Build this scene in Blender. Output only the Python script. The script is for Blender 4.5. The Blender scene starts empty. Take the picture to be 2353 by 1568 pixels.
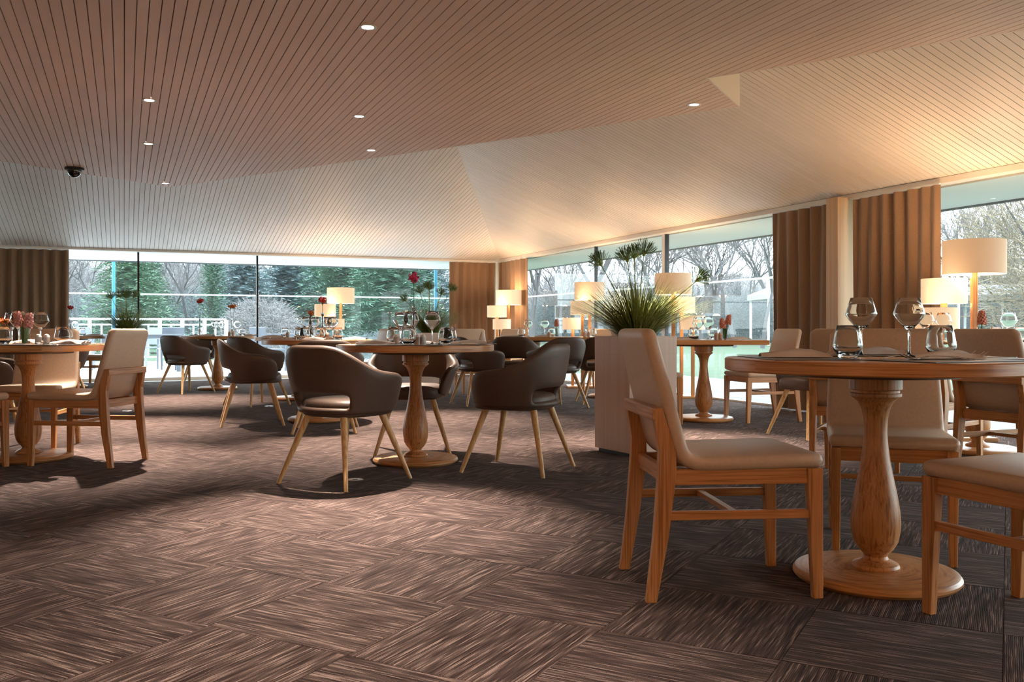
import bpy, bmesh, math, random
from mathutils import Vector, Matrix
R = math.radians
rnd = random.Random(7)
S = bpy.context.scene
COL = S.collection
H, FPX, CX, CY = 0.85, 2100.0, 1176.5, 756.0

# ---------------------------------------------------------------- camera
cam_d = bpy.data.cameras.new('camera'); cam = bpy.data.objects.new('camera', cam_d); COL.objects.link(cam)
cam.location = (0, 0, H); cam.rotation_euler = (R(90), 0, 0)
cam_d.sensor_width = 36; cam_d.lens = FPX / 2353 * 36; cam_d.shift_y = -28 / 2353; cam_d.clip_end = 400; cam_d.clip_start = 0.02
S.camera = cam
# ---------------------------------------------------------------- world: overcast winter sky
w = bpy.data.worlds.new('sky'); S.world = w; w.use_nodes = True
wn = w.node_tree.nodes; wl = w.node_tree.links
bg = wn['Background']; bg.inputs['Strength'].default_value = 5.5
tc = wn.new('ShaderNodeTexCoord'); sp = wn.new('ShaderNodeSeparateXYZ'); cr = wn.new('ShaderNodeValToRGB')
wl.new(tc.outputs['Generated'], sp.inputs[0]); wl.new(sp.outputs['Z'], cr.inputs[0]); wl.new(cr.outputs[0], bg.inputs['Color'])
cr.color_ramp.elements[0].position = 0.0; cr.color_ramp.elements[0].color = (0.86, 0.93, 0.97, 1)
cr.color_ramp.elements[1].position = 0.5; cr.color_ramp.elements[1].color = (0.78, 0.88, 1.0, 1)
# ---------------------------------------------------------------- exposure
S.view_settings.view_transform = 'Standard'; S.view_settings.look = 'None'
S.view_settings.gamma = 1; S.view_settings.use_curve_mapping = False
S.view_settings.exposure = 0.62
S.cycles.use_denoising = True
S.cycles.max_bounces = 7; S.cycles.transparent_max_bounces = 20; S.cycles.transmission_bounces = 8
S.cycles.use_adaptive_sampling = True; S.cycles.adaptive_threshold = .045
S.cycles.diffuse_bounces = 4; S.cycles.sample_clamp_indirect = 6
S.cycles.caustics_reflective = False; S.cycles.caustics_refractive = False

# ---------------------------------------------------------------- helpers
def at(px, d): return ((px - CX) / FPX * d, d)
def tag(o, label=None, cat=None, group=None, kind=None):
    if label: o['label'] = label
    if cat: o['category'] = cat
    if group: o['group'] = group
    if kind: o['kind'] = kind
    return o
def empty(name, loc=(0, 0, 0), rz=0, **k):
    o = bpy.data.objects.new(name, None); COL.objects.link(o); o.location = loc; o.rotation_euler = (0, 0, rz)
    o.empty_display_size = .1
    return tag(o, **k)
def link(name, me, parent=None, loc=None, rz=None):
    o = bpy.data.objects.new(name, me); COL.objects.link(o)
    if parent: o.parent = parent
    if loc is not None: o.location = loc
    if rz is not None: o.rotation_euler = (0, 0, rz)
    return o
KIDS = {}
def copy_tree(root, loc, rz=0, **k):
    kids = [c for c in root.children]
    r = root.copy()
    for key in ('label', 'category', 'group', 'kind'):
        if key in r and key == 'label': del r[key]
    COL.objects.link(r); r.location = loc; r.rotation_euler = (0, 0, rz)
    def rec(src, dst):
        for c in src.children:
            if c == dst: continue
            n = c.copy(); n.parent = dst; COL.objects.link(n); rec(c, n)
    rec(root, r)
    tag(r, **k)
    return r

class MB:
    def __init__(s): s.v = []; s.f = []; s.uv = None
    def poly(s, pts):
        b = len(s.v); s.v += [tuple(p) for p in pts]; s.f.append(tuple(range(b, b + len(pts))))
    def box(s, x0, x1, y0, y1, z0, z1, M=None):
        b = len(s.v)
        P = [(x, y, z) for z in (z0, z1) for x, y in ((x0, y0), (x1, y0), (x1, y1), (x0, y1))]
        if M is not None: P = [tuple(M @ Vector(p)) for p in P]
        s.v += P
        s.f += [tuple(b + i for i in q) for q in ((3, 2, 1, 0), (4, 5, 6, 7), (0, 1, 5, 4), (1, 2, 6, 5), (2, 3, 7, 6), (3, 0, 4, 7))]
    def prism(s, pts, z0, z1):
        n = len(pts); b = len(s.v)
        s.v += [(p[0], p[1], z0) for p in pts] + [(p[0], p[1], z1) for p in pts]
        s.f.append(tuple(b + n - 1 - i for i in range(n))); s.f.append(tuple(b + n + i for i in range(n)))
        for i in range(n):
            j = (i + 1) % n; s.f.append((b + i, b + j, b + n + j, b + n + i))
    def tube(s, pts, rs, n=8, cap=True):
        """tube through points with radii"""
        pts = [Vector(p) for p in pts]
        if not hasattr(rs, '__len__'): rs = [rs] * len(pts)
        b0 = len(s.v); prevx = None
        for i, p in enumerate(pts):
            d = (pts[min(i + 1, len(pts) - 1)] - pts[max(i - 1, 0)])
            if d.length < 1e-9: d = Vector((0, 0, 1))
            d.normalize()
            if prevx is None:
                a = Vector((1, 0, 0)) if abs(d.x) < .8 else Vector((0, 1, 0))
            else: a = prevx
            x = (a - d * a.dot(d)).normalized(); y = d.cross(x); prevx = x
            for k in range(n):
                t = 2 * math.pi * k / n
                s.v.append(tuple(p + (x * math.cos(t) + y * math.sin(t)) * rs[i]))
        for i in range(len(pts) - 1):
            for k in range(n):
                k2 = (k + 1) % n
                s.f.append((b0 + i * n + k, b0 + i * n + k2, b0 + (i + 1) * n + k2, b0 + (i + 1) * n + k))
        if cap:
            s.f.append(tuple(b0 + n - 1 - k for k in range(n)))
            s.f.append(tuple(b0 + (len(pts) - 1) * n + k for k in range(n)))
    def bar(s, p, q, w, h, w2=None, h2=None, up=(0, 0, 1)):
        """rectangular bar from p to q; w across, h along up"""
        p = Vector(p); q = Vector(q); d = (q - p).normalized(); u = Vector(up)
        x = d.cross(u)
        if x.length < 1e-6: x = Vector((1, 0, 0))
        x.normalize(); y = x.cross(d).normalized()
        w2 = w if w2 is None else w2; h2 = h if h2 is None else h2
        b = len(s.v)
        for c, ww, hh in ((p, w, h), (q, w2, h2)):
            for a, e in ((-1, -1), (1, -1), (1, 1), (-1, 1)):
                s.v.append(tuple(c + x * (a * ww / 2) + y * (e * hh / 2)))
        s.f += [tuple(b + i for i in f) for f in ((3, 2, 1, 0), (4, 5, 6, 7), (0, 1, 5, 4), (1, 2, 6, 5), (2, 3, 7, 6), (3, 0, 4, 7))]
    def lathe(s, prof, n=32, cx=0, cy=0, closed=False):
        b = len(s.v); m = len(prof)
        for r, z in prof:
            for k in range(n):
                t = 2 * math.pi * k / n
                s.v.append((cx + r * math.cos(t), cy + r * math.sin(t), z))
        rng = range(m if closed else m - 1)
        for i in rng:
            i2 = (i + 1) % m
            for k in range(n):
                k2 = (k + 1) % n
                s.f.append((b + i * n + k, b + i * n + k2, b + i2 * n + k2, b + i2 * n + k))
        if not closed:
            if prof[0][0] > 1e-5: s.f.append(tuple(b + n - 1 - k for k in range(n)))
            if prof[-1][0] > 1e-5: s.f.append(tuple(b + (m - 1) * n + k for k in range(n)))
    def mesh(s, name, mat, smooth=False, bevel=0, sub=0, angle=40, merge=True, solid=0, segs=2):
        me = bpy.data.meshes.new(name); me.from_pydata(s.v, [], s.f)
        if s.uv is not None:
            ul = me.uv_layers.new(name='UVMap')
            for i, l in enumerate(me.loops): ul.data[i].uv = s.uv[l.vertex_index]
        bm = bmesh.new(); bm.from_mesh(me)
        if merge: bmesh.ops.remove_doubles(bm, verts=bm.verts, dist=1e-5)
        bmesh.ops.recalc_face_normals(bm, faces=bm.faces) if merge else None
        bm.to_mesh(me); bm.free()
        me.materials.append(mat)
        if bevel or sub or solid:
            o = bpy.data.objects.new('t', me); COL.objects.link(o)
            if solid:
                m = o.modifiers.new('s', 'SOLIDIFY'); m.thickness = solid; m.offset = -1
            if bevel:
                m = o.modifiers.new('b', 'BEVEL'); m.width = bevel; m.segments = segs; m.limit_method = 'ANGLE'; m.angle_limit = R(35)
            if sub:
                m = o.modifiers.new('u', 'SUBSURF'); m.levels = sub; m.render_levels = sub
            dg = bpy.context.evaluated_depsgraph_get(); dg.update()
            me2 = bpy.data.meshes.new_from_object(o.evaluated_get(dg)); me2.name = name
            bpy.data.objects.remove(o); bpy.data.meshes.remove(me); me = me2
        if smooth:
            me.polygons.foreach_set('use_smooth', [True] * len(me.polygons))
            try: me.set_sharp_from_angle(angle=R(angle))
            except Exception: pass
        me.update()
        return me
    def build(s, name, mat, parent=None, loc=None, rz=None, **k):
        return link(name, s.mesh(name, mat, **k), parent, loc, rz)

# ---------------------------------------------------------------- materials
def mat(name, col=(.5, .5, .5), rough=.5, spec=.5, metal=0, sheen=0, emit=None, es=0, coat=0):
    m = bpy.data.materials.new(name); m.use_nodes = True; b = m.node_tree.nodes['Principled BSDF']
    b.inputs['Base Color'].default_value = (*col, 1); b.inputs['Roughness'].default_value = rough
    b.inputs['Specular IOR Level'].default_value = spec; b.inputs['Metallic'].default_value = metal
    b.inputs['Sheen Weight'].default_value = sheen; b.inputs['Coat Weight'].default_value = coat
    if emit: b.inputs['Emission Color'].default_value = (*emit, 1); b.inputs['Emission Strength'].default_value = es
    m['b'] = 1
    return m
def N(m, t, **k):
    n = m.node_tree.nodes.new(t)
    for a, v in k.items():
        if a in n.inputs: n.inputs[a].default_value = v
        else: setattr(n, a, v)
    return n
def L(m, a, b): m.node_tree.links.new(a, b)
def ramp(m, stops):
    r = N(m, 'ShaderNodeValToRGB'); e = r.color_ramp.elements
    while len(e) < len(stops): e.new(.5)
    for x, (p, c) in zip(e, stops): x.position = p; x.color = (*c, 1)
    return r
def noise_mat(name, stops, scale=(1, 1, 1), nscale=5, detail=4, rough=.5, bump=.1, bdist=.01, coord='Object', dist=0, rnd_off=False, **k):
    m = mat(name, rough=rough, **k); b = m.node_tree.nodes['Principled BSDF']
    tc = N(m, 'ShaderNodeTexCoord'); mp = N(m, 'ShaderNodeMapping'); mp.inputs['Scale'].default_value = scale
    L(m, tc.outputs[coord], mp.inputs[0])
    if rnd_off:
        oi = N(m, 'ShaderNodeObjectInfo'); mu = N(m, 'ShaderNodeMath', operation='MULTIPLY'); mu.inputs[1].default_value = 53
        L(m, oi.outputs['Random'], mu.inputs[0]); L(m, mu.outputs[0], mp.inputs['Location'])
    n = N(m, 'ShaderNodeTexNoise'); n.inputs['Scale'].default_value = nscale; n.inputs['Detail'].default_value = detail
    n.inputs['Distortion'].default_value = dist
    L(m, mp.outputs[0], n.inputs['Vector'])
    r = ramp(m, stops); L(m, n.outputs[0], r.inputs[0]); L(m, r.outputs[0], b.inputs['Base Color'])
    if bump:
        bp = N(m, 'ShaderNodeBump'); bp.inputs['Strength'].default_value = bump; bp.inputs['Distance'].default_value = bdist
        L(m, n.outputs[0], bp.inputs['Height']); L(m, bp.outputs[0], b.inputs['Normal'])
    return m
WOOD = [(.30, (.28, .105, .030)), (.42, (.44, .19, .062)), (.50, (.52, .24, .085)), (.58, (.60, .29, .11)), (.72, (.42, .175, .058))]
M = {}
M['wood_v'] = noise_mat('ash_wood_upright', WOOD, (95, 95, 2.2), 1.3, 5, rough=.38, bump=.12, bdist=.002, dist=.6, rnd_off=True, spec=.45)
M['wood_h'] = noise_mat('ash_wood_along', WOOD, (2.2, 95, 95), 1.3, 5, rough=.36, bump=.12, bdist=.002, dist=.6, rnd_off=True, spec=.45)
M['wood_leg'] = noise_mat('golden_oak_leg', [(.3, (.50, .27, .10)), (.5, (.66, .40, .17)), (.7, (.74, .47, .22))], (80, 80, 2.2), 1.3, 4, rough=.38, bump=0, rnd_off=True)
M['wood_y'] = noise_mat('ash_wood_across', WOOD, (95, 2.2, 95), 1.3, 5, rough=.36, bump=.12, bdist=.002, dist=.6, rnd_off=True, spec=.45)
def round_wood():
    m = mat('ash_wood_round', rough=.36, spec=.45); b = m.node_tree.nodes['Principled BSDF']
    tc = N(m, 'ShaderNodeTexCoord'); sx = N(m, 'ShaderNodeSeparateXYZ'); L(m, tc.outputs['Object'], sx.inputs[0])
    at_ = N(m, 'ShaderNodeMath', operation='ARCTAN2'); L(m, sx.outputs[1], at_.inputs[0]); L(m, sx.outputs[0], at_.inputs[1])
    oi = N(m, 'ShaderNodeObjectInfo'); o2 = N(m, 'ShaderNodeMath', operation='MULTIPLY_ADD'); L(m, oi.outputs['Random'], o2.inputs[0]); o2.inputs[1].default_value = 31; L(m, at_.outputs[0], o2.inputs[2])
    cb = N(m, 'ShaderNodeCombineXYZ'); L(m, o2.outputs[0], cb.inputs[0]); L(m, sx.outputs[2], cb.inputs[2])
    ln_ = N(m, 'ShaderNodeVectorMath', operation='LENGTH'); L(m, tc.outputs['Object'], ln_.inputs[0]); L(m, ln_.outputs['Value'], cb.inputs[1])
    mp = N(m, 'ShaderNodeMapping'); mp.inputs['Scale'].default_value = (1.4, 60, 130); L(m, cb.outputs[0], mp.inputs[0])
    n = N(m, 'ShaderNodeTexNoise'); n.inputs['Scale'].default_value = 1.2; n.inputs['Detail'].default_value = 4; n.inputs['Distortion'].default_value = .5; L(m, mp.outputs[0], n.inputs['Vector'])
    r = ramp(m, WOOD); L(m, n.outputs[0], r.inputs[0]); L(m, r.outputs[0], b.inputs['Base Color']); return m
M['wood_r'] = round_wood()
M['pillar'] = noise_mat('pale_panelled_wood', [(.3, (.56, .36, .19)), (.7, (.66, .45, .26))], (60, 60, .4), 1, 3, rough=.5, bump=0)
M['planter'] = noise_mat('pale_laminate', [(.3, (.60, .44, .34)), (.7, (.70, .53, .42))], (50, 50, .8), 1, 4, rough=.5, bump=0)
M['leather'] = noise_mat('cream_leather', [(.3, (.56, .41, .295)), (.7, (.62, .46, .335))], (1, 1, 1), 90, 3, rough=.46, bump=.06, bdist=.001, spec=.4)
M['fabric'] = noise_mat('brown_upholstery', [(.3, (.078, .048, .034)), (.7, (.10, .063, .045))], (1, 1, 1), 220, 2, rough=.5, bump=.06, bdist=.001, spec=.4)
M['seam'] = mat('dark_seam', (.04, .027, .02), .8)
M['curtain'] = noise_mat('brown_linen_curtain', [(.3, (.24, .145, .085)), (.7, (.32, .20, .12))], (1, 1, 1), 160, 3, rough=.85, bump=.12, bdist=.002, sheen=.25)
M['soffit'] = noise_mat('taupe_boards', [(.35, (.76, .57, .47)), (.65, (.81, .61, .51))], (1, 1, 1), 1.2, 2, rough=.62, bump=0, rnd_off=True)  # darker and redder base colour than the sloping boards
M['soffit_back'] = mat('shadow_gap_backing', (.30, .21, .17), .8)
M['ceil'] = noise_mat('cream_painted_boards', [(.35, (.81, .735, .65)), (.65, (.86, .785, .70))], (1, 1, 1), 1.2, 2, rough=.55, bump=0, rnd_off=True)
M['ceil_b'] = noise_mat('brightened_pale_boards', [(.35, (.83, .78, .73)), (.65, (.88, .83, .78))], (1, 1, 1), 1.2, 2, rough=.55, bump=0, rnd_off=True)  # lighter copy of the cream boards; extra brightness put into the colour
M['ceil_back'] = mat('cream_gap_backing', (.45, .37, .29), .8)
M['cream'] = mat('cream_paint', (.86, .79, .70), .5)
M['white'] = mat('white_paint', (.80, .80, .78), .5)
M['wall'] = mat('warm_white_wall', (.72, .66, .58), .6)
M['dark_metal'] = mat('dark_anodised_metal', (.035, .035, .04), .4, metal=.6)
M['steel'] = mat('polished_steel', (.62, .6, .58), .18, metal=1)
M['black'] = mat('matt_black', (.012, .012, .014), .45)
M['slate'] = noise_mat('dark_leather_placemat', [(.3, (.03, .025, .028)), (.7, (.05, .042, .045))], (1, 1, 1), 80, 2, rough=.35, bump=.05, bdist=.001)
M['napkin'] = noise_mat('linen_napkin', [(.3, (.66, .58, .52)), (.7, (.76, .69, .62))], (1, 1, 1), 260, 2, rough=.85, bump=.1, bdist=.001)
M['porcelain'] = mat('white_porcelain', (.78, .73, .68), .2)
M['stem_green'] = mat('green_stem', (.10, .22, .05), .5)
M['leaf'] = noise_mat('plant_leaf', [(.3, (.06, .16, .03)), (.7, (.14, .28, .06))], (1, 1, 1), 12, 2, rough=.5, bump=0)
M['blade'] = noise_mat('rush_blades', [(.3, (.07, .10, .015)), (.5, (.20, .25, .04)), (.7, (.42, .44, .11))], (6, 6, 1), 4, 2, rough=.5, bump=0)
M['head'] = noise_mat('papyrus_head', [(.3, (.12, .20, .07)), (.7, (.32, .42, .15))], (1, 1, 1), 14, 2, rough=.6, bump=0)
M['head_core'] = mat('papyrus_core', (.26, .28, .05), .6)
M['hyacinth'] = noise_mat('coral_hyacinth', [(.3, (.80, .28, .18)), (.7, (.92, .48, .36))], (1, 1, 1), 60, 2, rough=.5, bump=0)
M['hyacinth_pale'] = noise_mat('pale_pink_hyacinth', [(.3, (.75, .26, .22)), (.7, (.88, .55, .50))], (1, 1, 1), 60, 2, rough=.5, bump=0)
M['red'] = mat('red_carnation', (.50, .03, .02), .6)
M['orange'] = mat('orange_carnation', (.75, .22, .05), .6)
M['pink'] = mat('magenta_carnation', (.72, .05, .17), .6)
M['soil'] = mat('dark_soil', (.03, .02, .015), .9)
M['paint_rail'] = mat('white_railing_paint', (.85, .86, .88), .4)
M['grey_out'] = mat('grey_garden_furniture', (.17, .19, .23), .5)
M['turquoise'] = mat('turquoise_post_paint', (.03, .20, .30), .5)
M['bark'] = mat('grey_bark', (.09, .085, .09), .9)
M['bark_brown'] = mat('brown_bark', (.14, .11, .09), .9)
M['bloom'] = mat('white_tent_fabric', (.34, .35, .36), .6)
M['socket'] = mat('brushed_floor_box', (.7, .72, .75), .3, metal=.8)

def glassy(name, ior=1.45, tint=(.97, .98, .98)):
    m = bpy.data.materials.new(name); m.use_nodes = True; nt = m.node_tree; nt.nodes.clear()
    out = nt.nodes.new('ShaderNodeOutputMaterial'); g = nt.nodes.new('ShaderNodeBsdfGlass')
    g.inputs['IOR'].default_value = ior; g.inputs['Roughness'].default_value = 0; g.inputs['Color'].default_value = (*tint, 1)
    nt.links.new(g.outputs[0], out.inputs[0]); return m
def pane_mat(name, tint, f=1.5, gloss=(1, 1, 1)):
    m = bpy.data.materials.new(name); m.use_nodes = True; nt = m.node_tree; nt.nodes.clear()
    out = nt.nodes.new('ShaderNodeOutputMaterial'); t = nt.nodes.new('ShaderNodeBsdfTransparent'); t.inputs[0].default_value = (*tint, 1)
    g = nt.nodes.new('ShaderNodeBsdfGlossy'); g.inputs['Roughness'].default_value = 0; g.inputs['Color'].default_value = (*gloss, 1)
    fr = nt.nodes.new('ShaderNodeFresnel'); fr.inputs['IOR'].default_value = f
    mx = nt.nodes.new('ShaderNodeMixShader'); nt.links.new(fr.outputs[0], mx.inputs[0]); nt.links.new(t.outputs[0], mx.inputs[1]); nt.links.new(g.outputs[0], mx.inputs[2])
    ge = nt.nodes.new('ShaderNodeNewGeometry'); mu = nt.nodes.new('ShaderNodeMath'); mu.operation = 'SUBTRACT'; mu.inputs[0].default_value = 1
    m2 = nt.nodes.new('ShaderNodeMath'); m2.operation = 'MULTIPLY'
    nt.links.new(ge.outputs['Backfacing'], mu.inputs[1]); nt.links.new(mu.outputs[0], m2.inputs[0]); nt.links.new(fr.outputs[0], m2.inputs[1]); nt.links.new(m2.outputs[0], mx.inputs[0])
    nt.links.new(mx.outputs[0], out.inputs[0]); return m
M['glass'] = glassy('drinking_glass')
M['glass_thin'] = pane_mat('thin_glass', (.95, .96, .96), 1.3)
def add_veil(m, k):  # translucent mix in the glass imitates outdoor haze and glare
    nt = m.node_tree; t = [n for n in nt.nodes if n.type == 'BSDF_TRANSPARENT'][0]; mx = [n for n in nt.nodes if n.type == 'MIX_SHADER'][0]
    tr = nt.nodes.new('ShaderNodeBsdfTranslucent'); tr.inputs[0].default_value = (.9, 1, .98, 1); m3 = nt.nodes.new('ShaderNodeMixShader'); m3.inputs[0].default_value = k
    nt.links.new(t.outputs[0], m3.inputs[1]); nt.links.new(tr.outputs[0], m3.inputs[2]); nt.links.new(m3.outputs[0], mx.inputs[1]); return m
M['pane'] = pane_mat('tinted_window_glass', (.95, .985, .972), 1.32)
M['water'] = M['glass_thin']; add_veil(M['pane'], .014)
def frosted():
    m = bpy.data.materials.new('frosted_marking_film'); m.use_nodes = True; nt = m.node_tree; nt.nodes.clear()
    out = nt.nodes.new('ShaderNodeOutputMaterial'); t = nt.nodes.new('ShaderNodeBsdfTranslucent'); t.inputs[0].default_value = (.95, .97, .97, 1)
    d = nt.nodes.new('ShaderNodeBsdfDiffuse'); mx = nt.nodes.new('ShaderNodeMixShader'); mx.inputs[0].default_value = .25
    nt.links.new(t.outputs[0], mx.inputs[1]); nt.links.new(d.outputs[0], mx.inputs[2]); nt.links.new(mx.outputs[0], out.inputs[0]); return m
M['film'] = frosted()

def lit(name, col, st):
    m = mat(name, (.42, .36, .29), .8, emit=col, es=st); return m
M['shade'] = lit('lit_linen_shade', (1.0, .66, .38), .5)
M['shade_dim'] = lit('lit_linen_shade_soft', (1.0, .56, .27), .30)
M['shade_in'] = lit('lit_shade_lining', (1.0, .83, .62), 1.6)
M['led'] = mat('downlight_lens', (1, 1, 1), .3, emit=(1, .96, .9), es=30)

# carpet: tufted streaks along each tile
def carpet_mat():
    m = mat('striped_carpet_tile', rough=1, spec=.08, sheen=.07); b = m.node_tree.nodes['Principled BSDF']
    uv = N(m, 'ShaderNodeUVMap'); uv.uv_map = 'UVMap'; oi = N(m, 'ShaderNodeObjectInfo')
    mu = N(m, 'ShaderNodeMath', operation='MULTIPLY'); mu.inputs[1].default_value = 71; L(m, oi.outputs['Random'], mu.inputs[0])
    cb = N(m, 'ShaderNodeCombineXYZ'); L(m, mu.outputs[0], cb.inputs[0]); L(m, mu.outputs[0], cb.inputs[1])
    ad = N(m, 'ShaderNodeVectorMath', operation='ADD'); L(m, uv.outputs[0], ad.inputs[0]); L(m, cb.outputs[0], ad.inputs[1])
    def mth(op, x, y=None, z=None):
        n_ = N(m, 'ShaderNodeMath', operation=op)
        for k_, v_ in enumerate((x, y, z)):
            if v_ is None: continue
            if isinstance(v_, (int, float)): n_.inputs[k_].default_value = v_
            else: L(m, v_, n_.inputs[k_])
        return n_.outputs[0]
    sx = N(m, 'ShaderNodeSeparateXYZ'); L(m, ad.outputs[0], sx.inputs[0])
    # wobble so that the tufted rows are not ruler straight
    nw = N(m, 'ShaderNodeTexNoise'); nw.inputs['Scale'].default_value = 30; nw.inputs['Detail'].default_value = 1; L(m, ad.outputs[0], nw.inputs['Vector'])
    vv_ = mth('MULTIPLY_ADD', nw.outputs[0], .004, sx.outputs['Y'])
    rows = mth('MULTIPLY', vv_, 210); row = mth('FLOOR', rows); fr = mth('FRACT', rows)
    def streak(su, k1, seed):
        cbx = N(m, 'ShaderNodeCombineXYZ'); L(m, mth('MULTIPLY', sx.outputs['X'], su), cbx.inputs[0]); L(m, mth('MULTIPLY_ADD', row, k1, seed), cbx.inputs[1])
        n_ = N(m, 'ShaderNodeTexNoise'); n_.inputs['Scale'].default_value = 1; n_.inputs['Detail'].default_value = 1; L(m, cbx.outputs[0], n_.inputs['Vector']); return n_.outputs[0]
    s1 = streak(6.5, 7.31, 0); s2 = streak(2.6, .61, 40)
    mp3 = N(m, 'ShaderNodeMapping'); mp3.inputs['Scale'].default_value = (420, 420, 1); L(m, ad.outputs[0], mp3.inputs[0])
    n3 = N(m, 'ShaderNodeTexNoise'); n3.inputs['Scale'].default_value = 1; n3.inputs['Detail'].default_value = 1; L(m, mp3.outputs[0], n3.inputs['Vector'])
    v = mth('MULTIPLY_ADD', s1, 1.05, mth('MULTIPLY_ADD', s2, .38, mth('MULTIPLY_ADD', n3.outputs[0], .42, -.415)))
    r = ramp(m, [(.32, (.024, .013, .011)), (.48, (.062, .039, .034)), (.60, (.118, .079, .068)), (.72, (.30, .215, .185))])
    L(m, v, r.inputs[0])
    hump = mth('PINGPONG', fr, .5)      # 0 at the row edges, .5 on its crown
    sh_ = mth('MINIMUM', mth('MULTIPLY_ADD', hump, 1.6, .52), 1)
    mxc = N(m, 'ShaderNodeVectorMath', operation='SCALE'); L(m, r.outputs[0], mxc.inputs[0]); L(m, sh_, mxc.inputs['Scale'])
    L(m, mxc.outputs[0], b.inputs['Base Color'])
    bp = N(m, 'ShaderNodeBump'); bp.inputs['Strength'].default_value = .6; bp.inputs['Distance'].default_value = .004
    L(m, mth('MULTIPLY_ADD', v, .7, hump), bp.inputs['Height']); L(m, bp.outputs[0], b.inputs['Normal'])
    return m
M['carpet'] = carpet_mat()
M['lawn'] = noise_mat('lawn_grass', [(.3, (.024, .056, .018)), (.56, (.034, .074, .028)), (.66, (.075, .060, .042))], (1, 1, 1), 5.5, 10, rough=.9, bump=.3, bdist=.05)
M['paving'] = noise_mat('pale_paving', [(.3, (.70, .71, .72)), (.7, (.82, .82, .82))], (1, 1, 1), 3, 4, rough=.7, bump=0)
M['path'] = noise_mat('grey_path_stone', [(.3, (.22, .24, .25)), (.7, (.28, .30, .30))], (1, 1, 1), 3, 4, rough=.7, bump=0)
def needles(n, a, b): return noise_mat(n, [(.3, a), (.7, b)], (1, 1, 1), 1.6, 3, rough=.8, bump=0)
M['needle_green'] = needles('green_needles', (.085, .19, .11), (.21, .34, .215))
M['needle_blue'] = needles('blue_needles', (.15, .235, .25), (.29, .37, .385))
M['needle_dark'] = needles('dark_needles', (.06, .15, .10), (.15, .28, .19))
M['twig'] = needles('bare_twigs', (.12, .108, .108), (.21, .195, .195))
M['haze_twig'] = needles('hazy_distant_twigs', (.20, .19, .20), (.31, .30, .31))  # paler than the nearer twigs: distance haze put into the colour
M['hedge'] = needles('grey_green_hedge', (.07, .095, .10), (.14, .17, .175))
M['ochre'] = needles('ochre_leaves', (.14, .10, .05), (.24, .20, .13))

# ---------------------------------------------------------------- room frame
CN = Vector((-0.22, 17.4)); ca, sa = math.cos(R(23)), math.sin(R(23))
U = Vector((ca, sa)); V = Vector((sa, -ca))
def W(s, t, z=0): p = CN - U * s + V * t; return (p.x, p.y, z)
def ST(x, y):
    p = Vector((x, y)) - CN; return (-p.dot(U), p.dot(V))
AZU = R(23)          # direction of the back wall
AZV = R(-67)         # direction of the right wall (towards the camera)
def wall_r_t(px, off=0):
    """t on the right wall seen in direction px"""
    k = (px - CX) / FPX; # s = off
    # s(d)= -((k d - CNx) ca + (d-CNy) sa)
    d = (off * -1 + CN.x * ca + CN.y * sa) / (k * ca + sa)
    return ST(k * d, d)[1]
def wall_b_s(px, off=0):
    k = (px - CX) / FPX
    d = (off + CN.x * sa - CN.y * ca) / (k * sa - ca)
    return ST(k * d, d)[0]
HEAD = 2.10; KR, KB = .38, .198; PITCH = 2.79 / 44
def clip(poly, axis, val, keep_gt):
    out = []
    n = len(poly)
    for i in range(n):
        a, b = poly[i], poly[(i + 1) % n]
        ia = (a[axis] >= val) == keep_gt or a[axis] == val; ib = (b[axis] >= val) == keep_gt or b[axis] == val
        if ia: out.append(a)
        if ia != ib:
            k = (val - a[axis]) / (b[axis] - a[axis]); out.append(tuple(a[j] + k * (b[j] - a[j]) for j in range(2)))
    return out
def strips(polys, axis, zf, mt, parent, thick=.012, gap=.006, limit=999):
    lo = min(p[axis] for q in polys for p in q); hi = max(p[axis] for q in polys for p in q)
    k = math.floor(lo / PITCH + 1e-6); cnt = 0
    while k * PITCH < hi - 1e-4:
        a, b = k * PITCH + gap / 2, (k + 1) * PITCH - gap / 2; k += 1
        for q in polys:
            c = clip(clip(q, axis, a, True), axis, b, False)
            if len(c) < 3: continue
            area = abs(sum(c[i][0] * c[(i + 1) % len(c)][1] - c[(i + 1) % len(c)][0] * c[i][1] for i in range(len(c)))) / 2
            if area < 1e-4: continue
            m = MB(); n = len(c)
            for dz in (0, thick):
                for s_, t_ in c: m.v.append(W(s_, t_, zf(s_, t_) + dz))
            m.f.append(tuple(range(n))); m.f.append(tuple(n + n - 1 - i for i in range(n)))
            for i in range(n):
                j = (i + 1) % n; m.f.append((i, j, n + j, n + i))
            m.build('ceiling_board', mt, parent); cnt += 1
    return cnt
def sheet(name, poly, zf, mt, parent=None, dz=.0125, th=.03):
    m = MB(); n = len(poly)
    for e in (dz, dz + th):
        for s_, t_ in poly: m.v.append(W(s_, t_, zf(s_, t_) + e))
    m.f.append(tuple(range(n))); m.f.append(tuple(n + n - 1 - i for i in range(n)))
    for i in range(n):
        j = (i + 1) % n; m.f.append((i, j, n + j, n + i))
    return m.build(name, mt, parent)
SMAX, TMAX = 12.0, 19.5
ZS = 2.63
P1, P2, P3 = (6.07, 3.87), (2.07, 10.08), (2.79, 10.67)
k34 = (12.28 - 10.67) / (1.66 - 2.79); P4 = (1.42, 10.67 + k34 * (1.42 - 2.79))
k10 = (5.07 - 3.87) / (7.81 - 6.07); P0 = (SMAX, 3.87 + k10 * (SMAX - 6.07))
k12 = (10.08 - 3.87) / (2.07 - 6.07); PX = (2.79, 3.87 + k12 * (2.79 - 6.07))
low = empty('ceiling', kind='structure', label='low taupe boarded ceiling with recessed spotlights, over the middle of the room', cat='ceiling')
zS = lambda s, t: ZS
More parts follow.
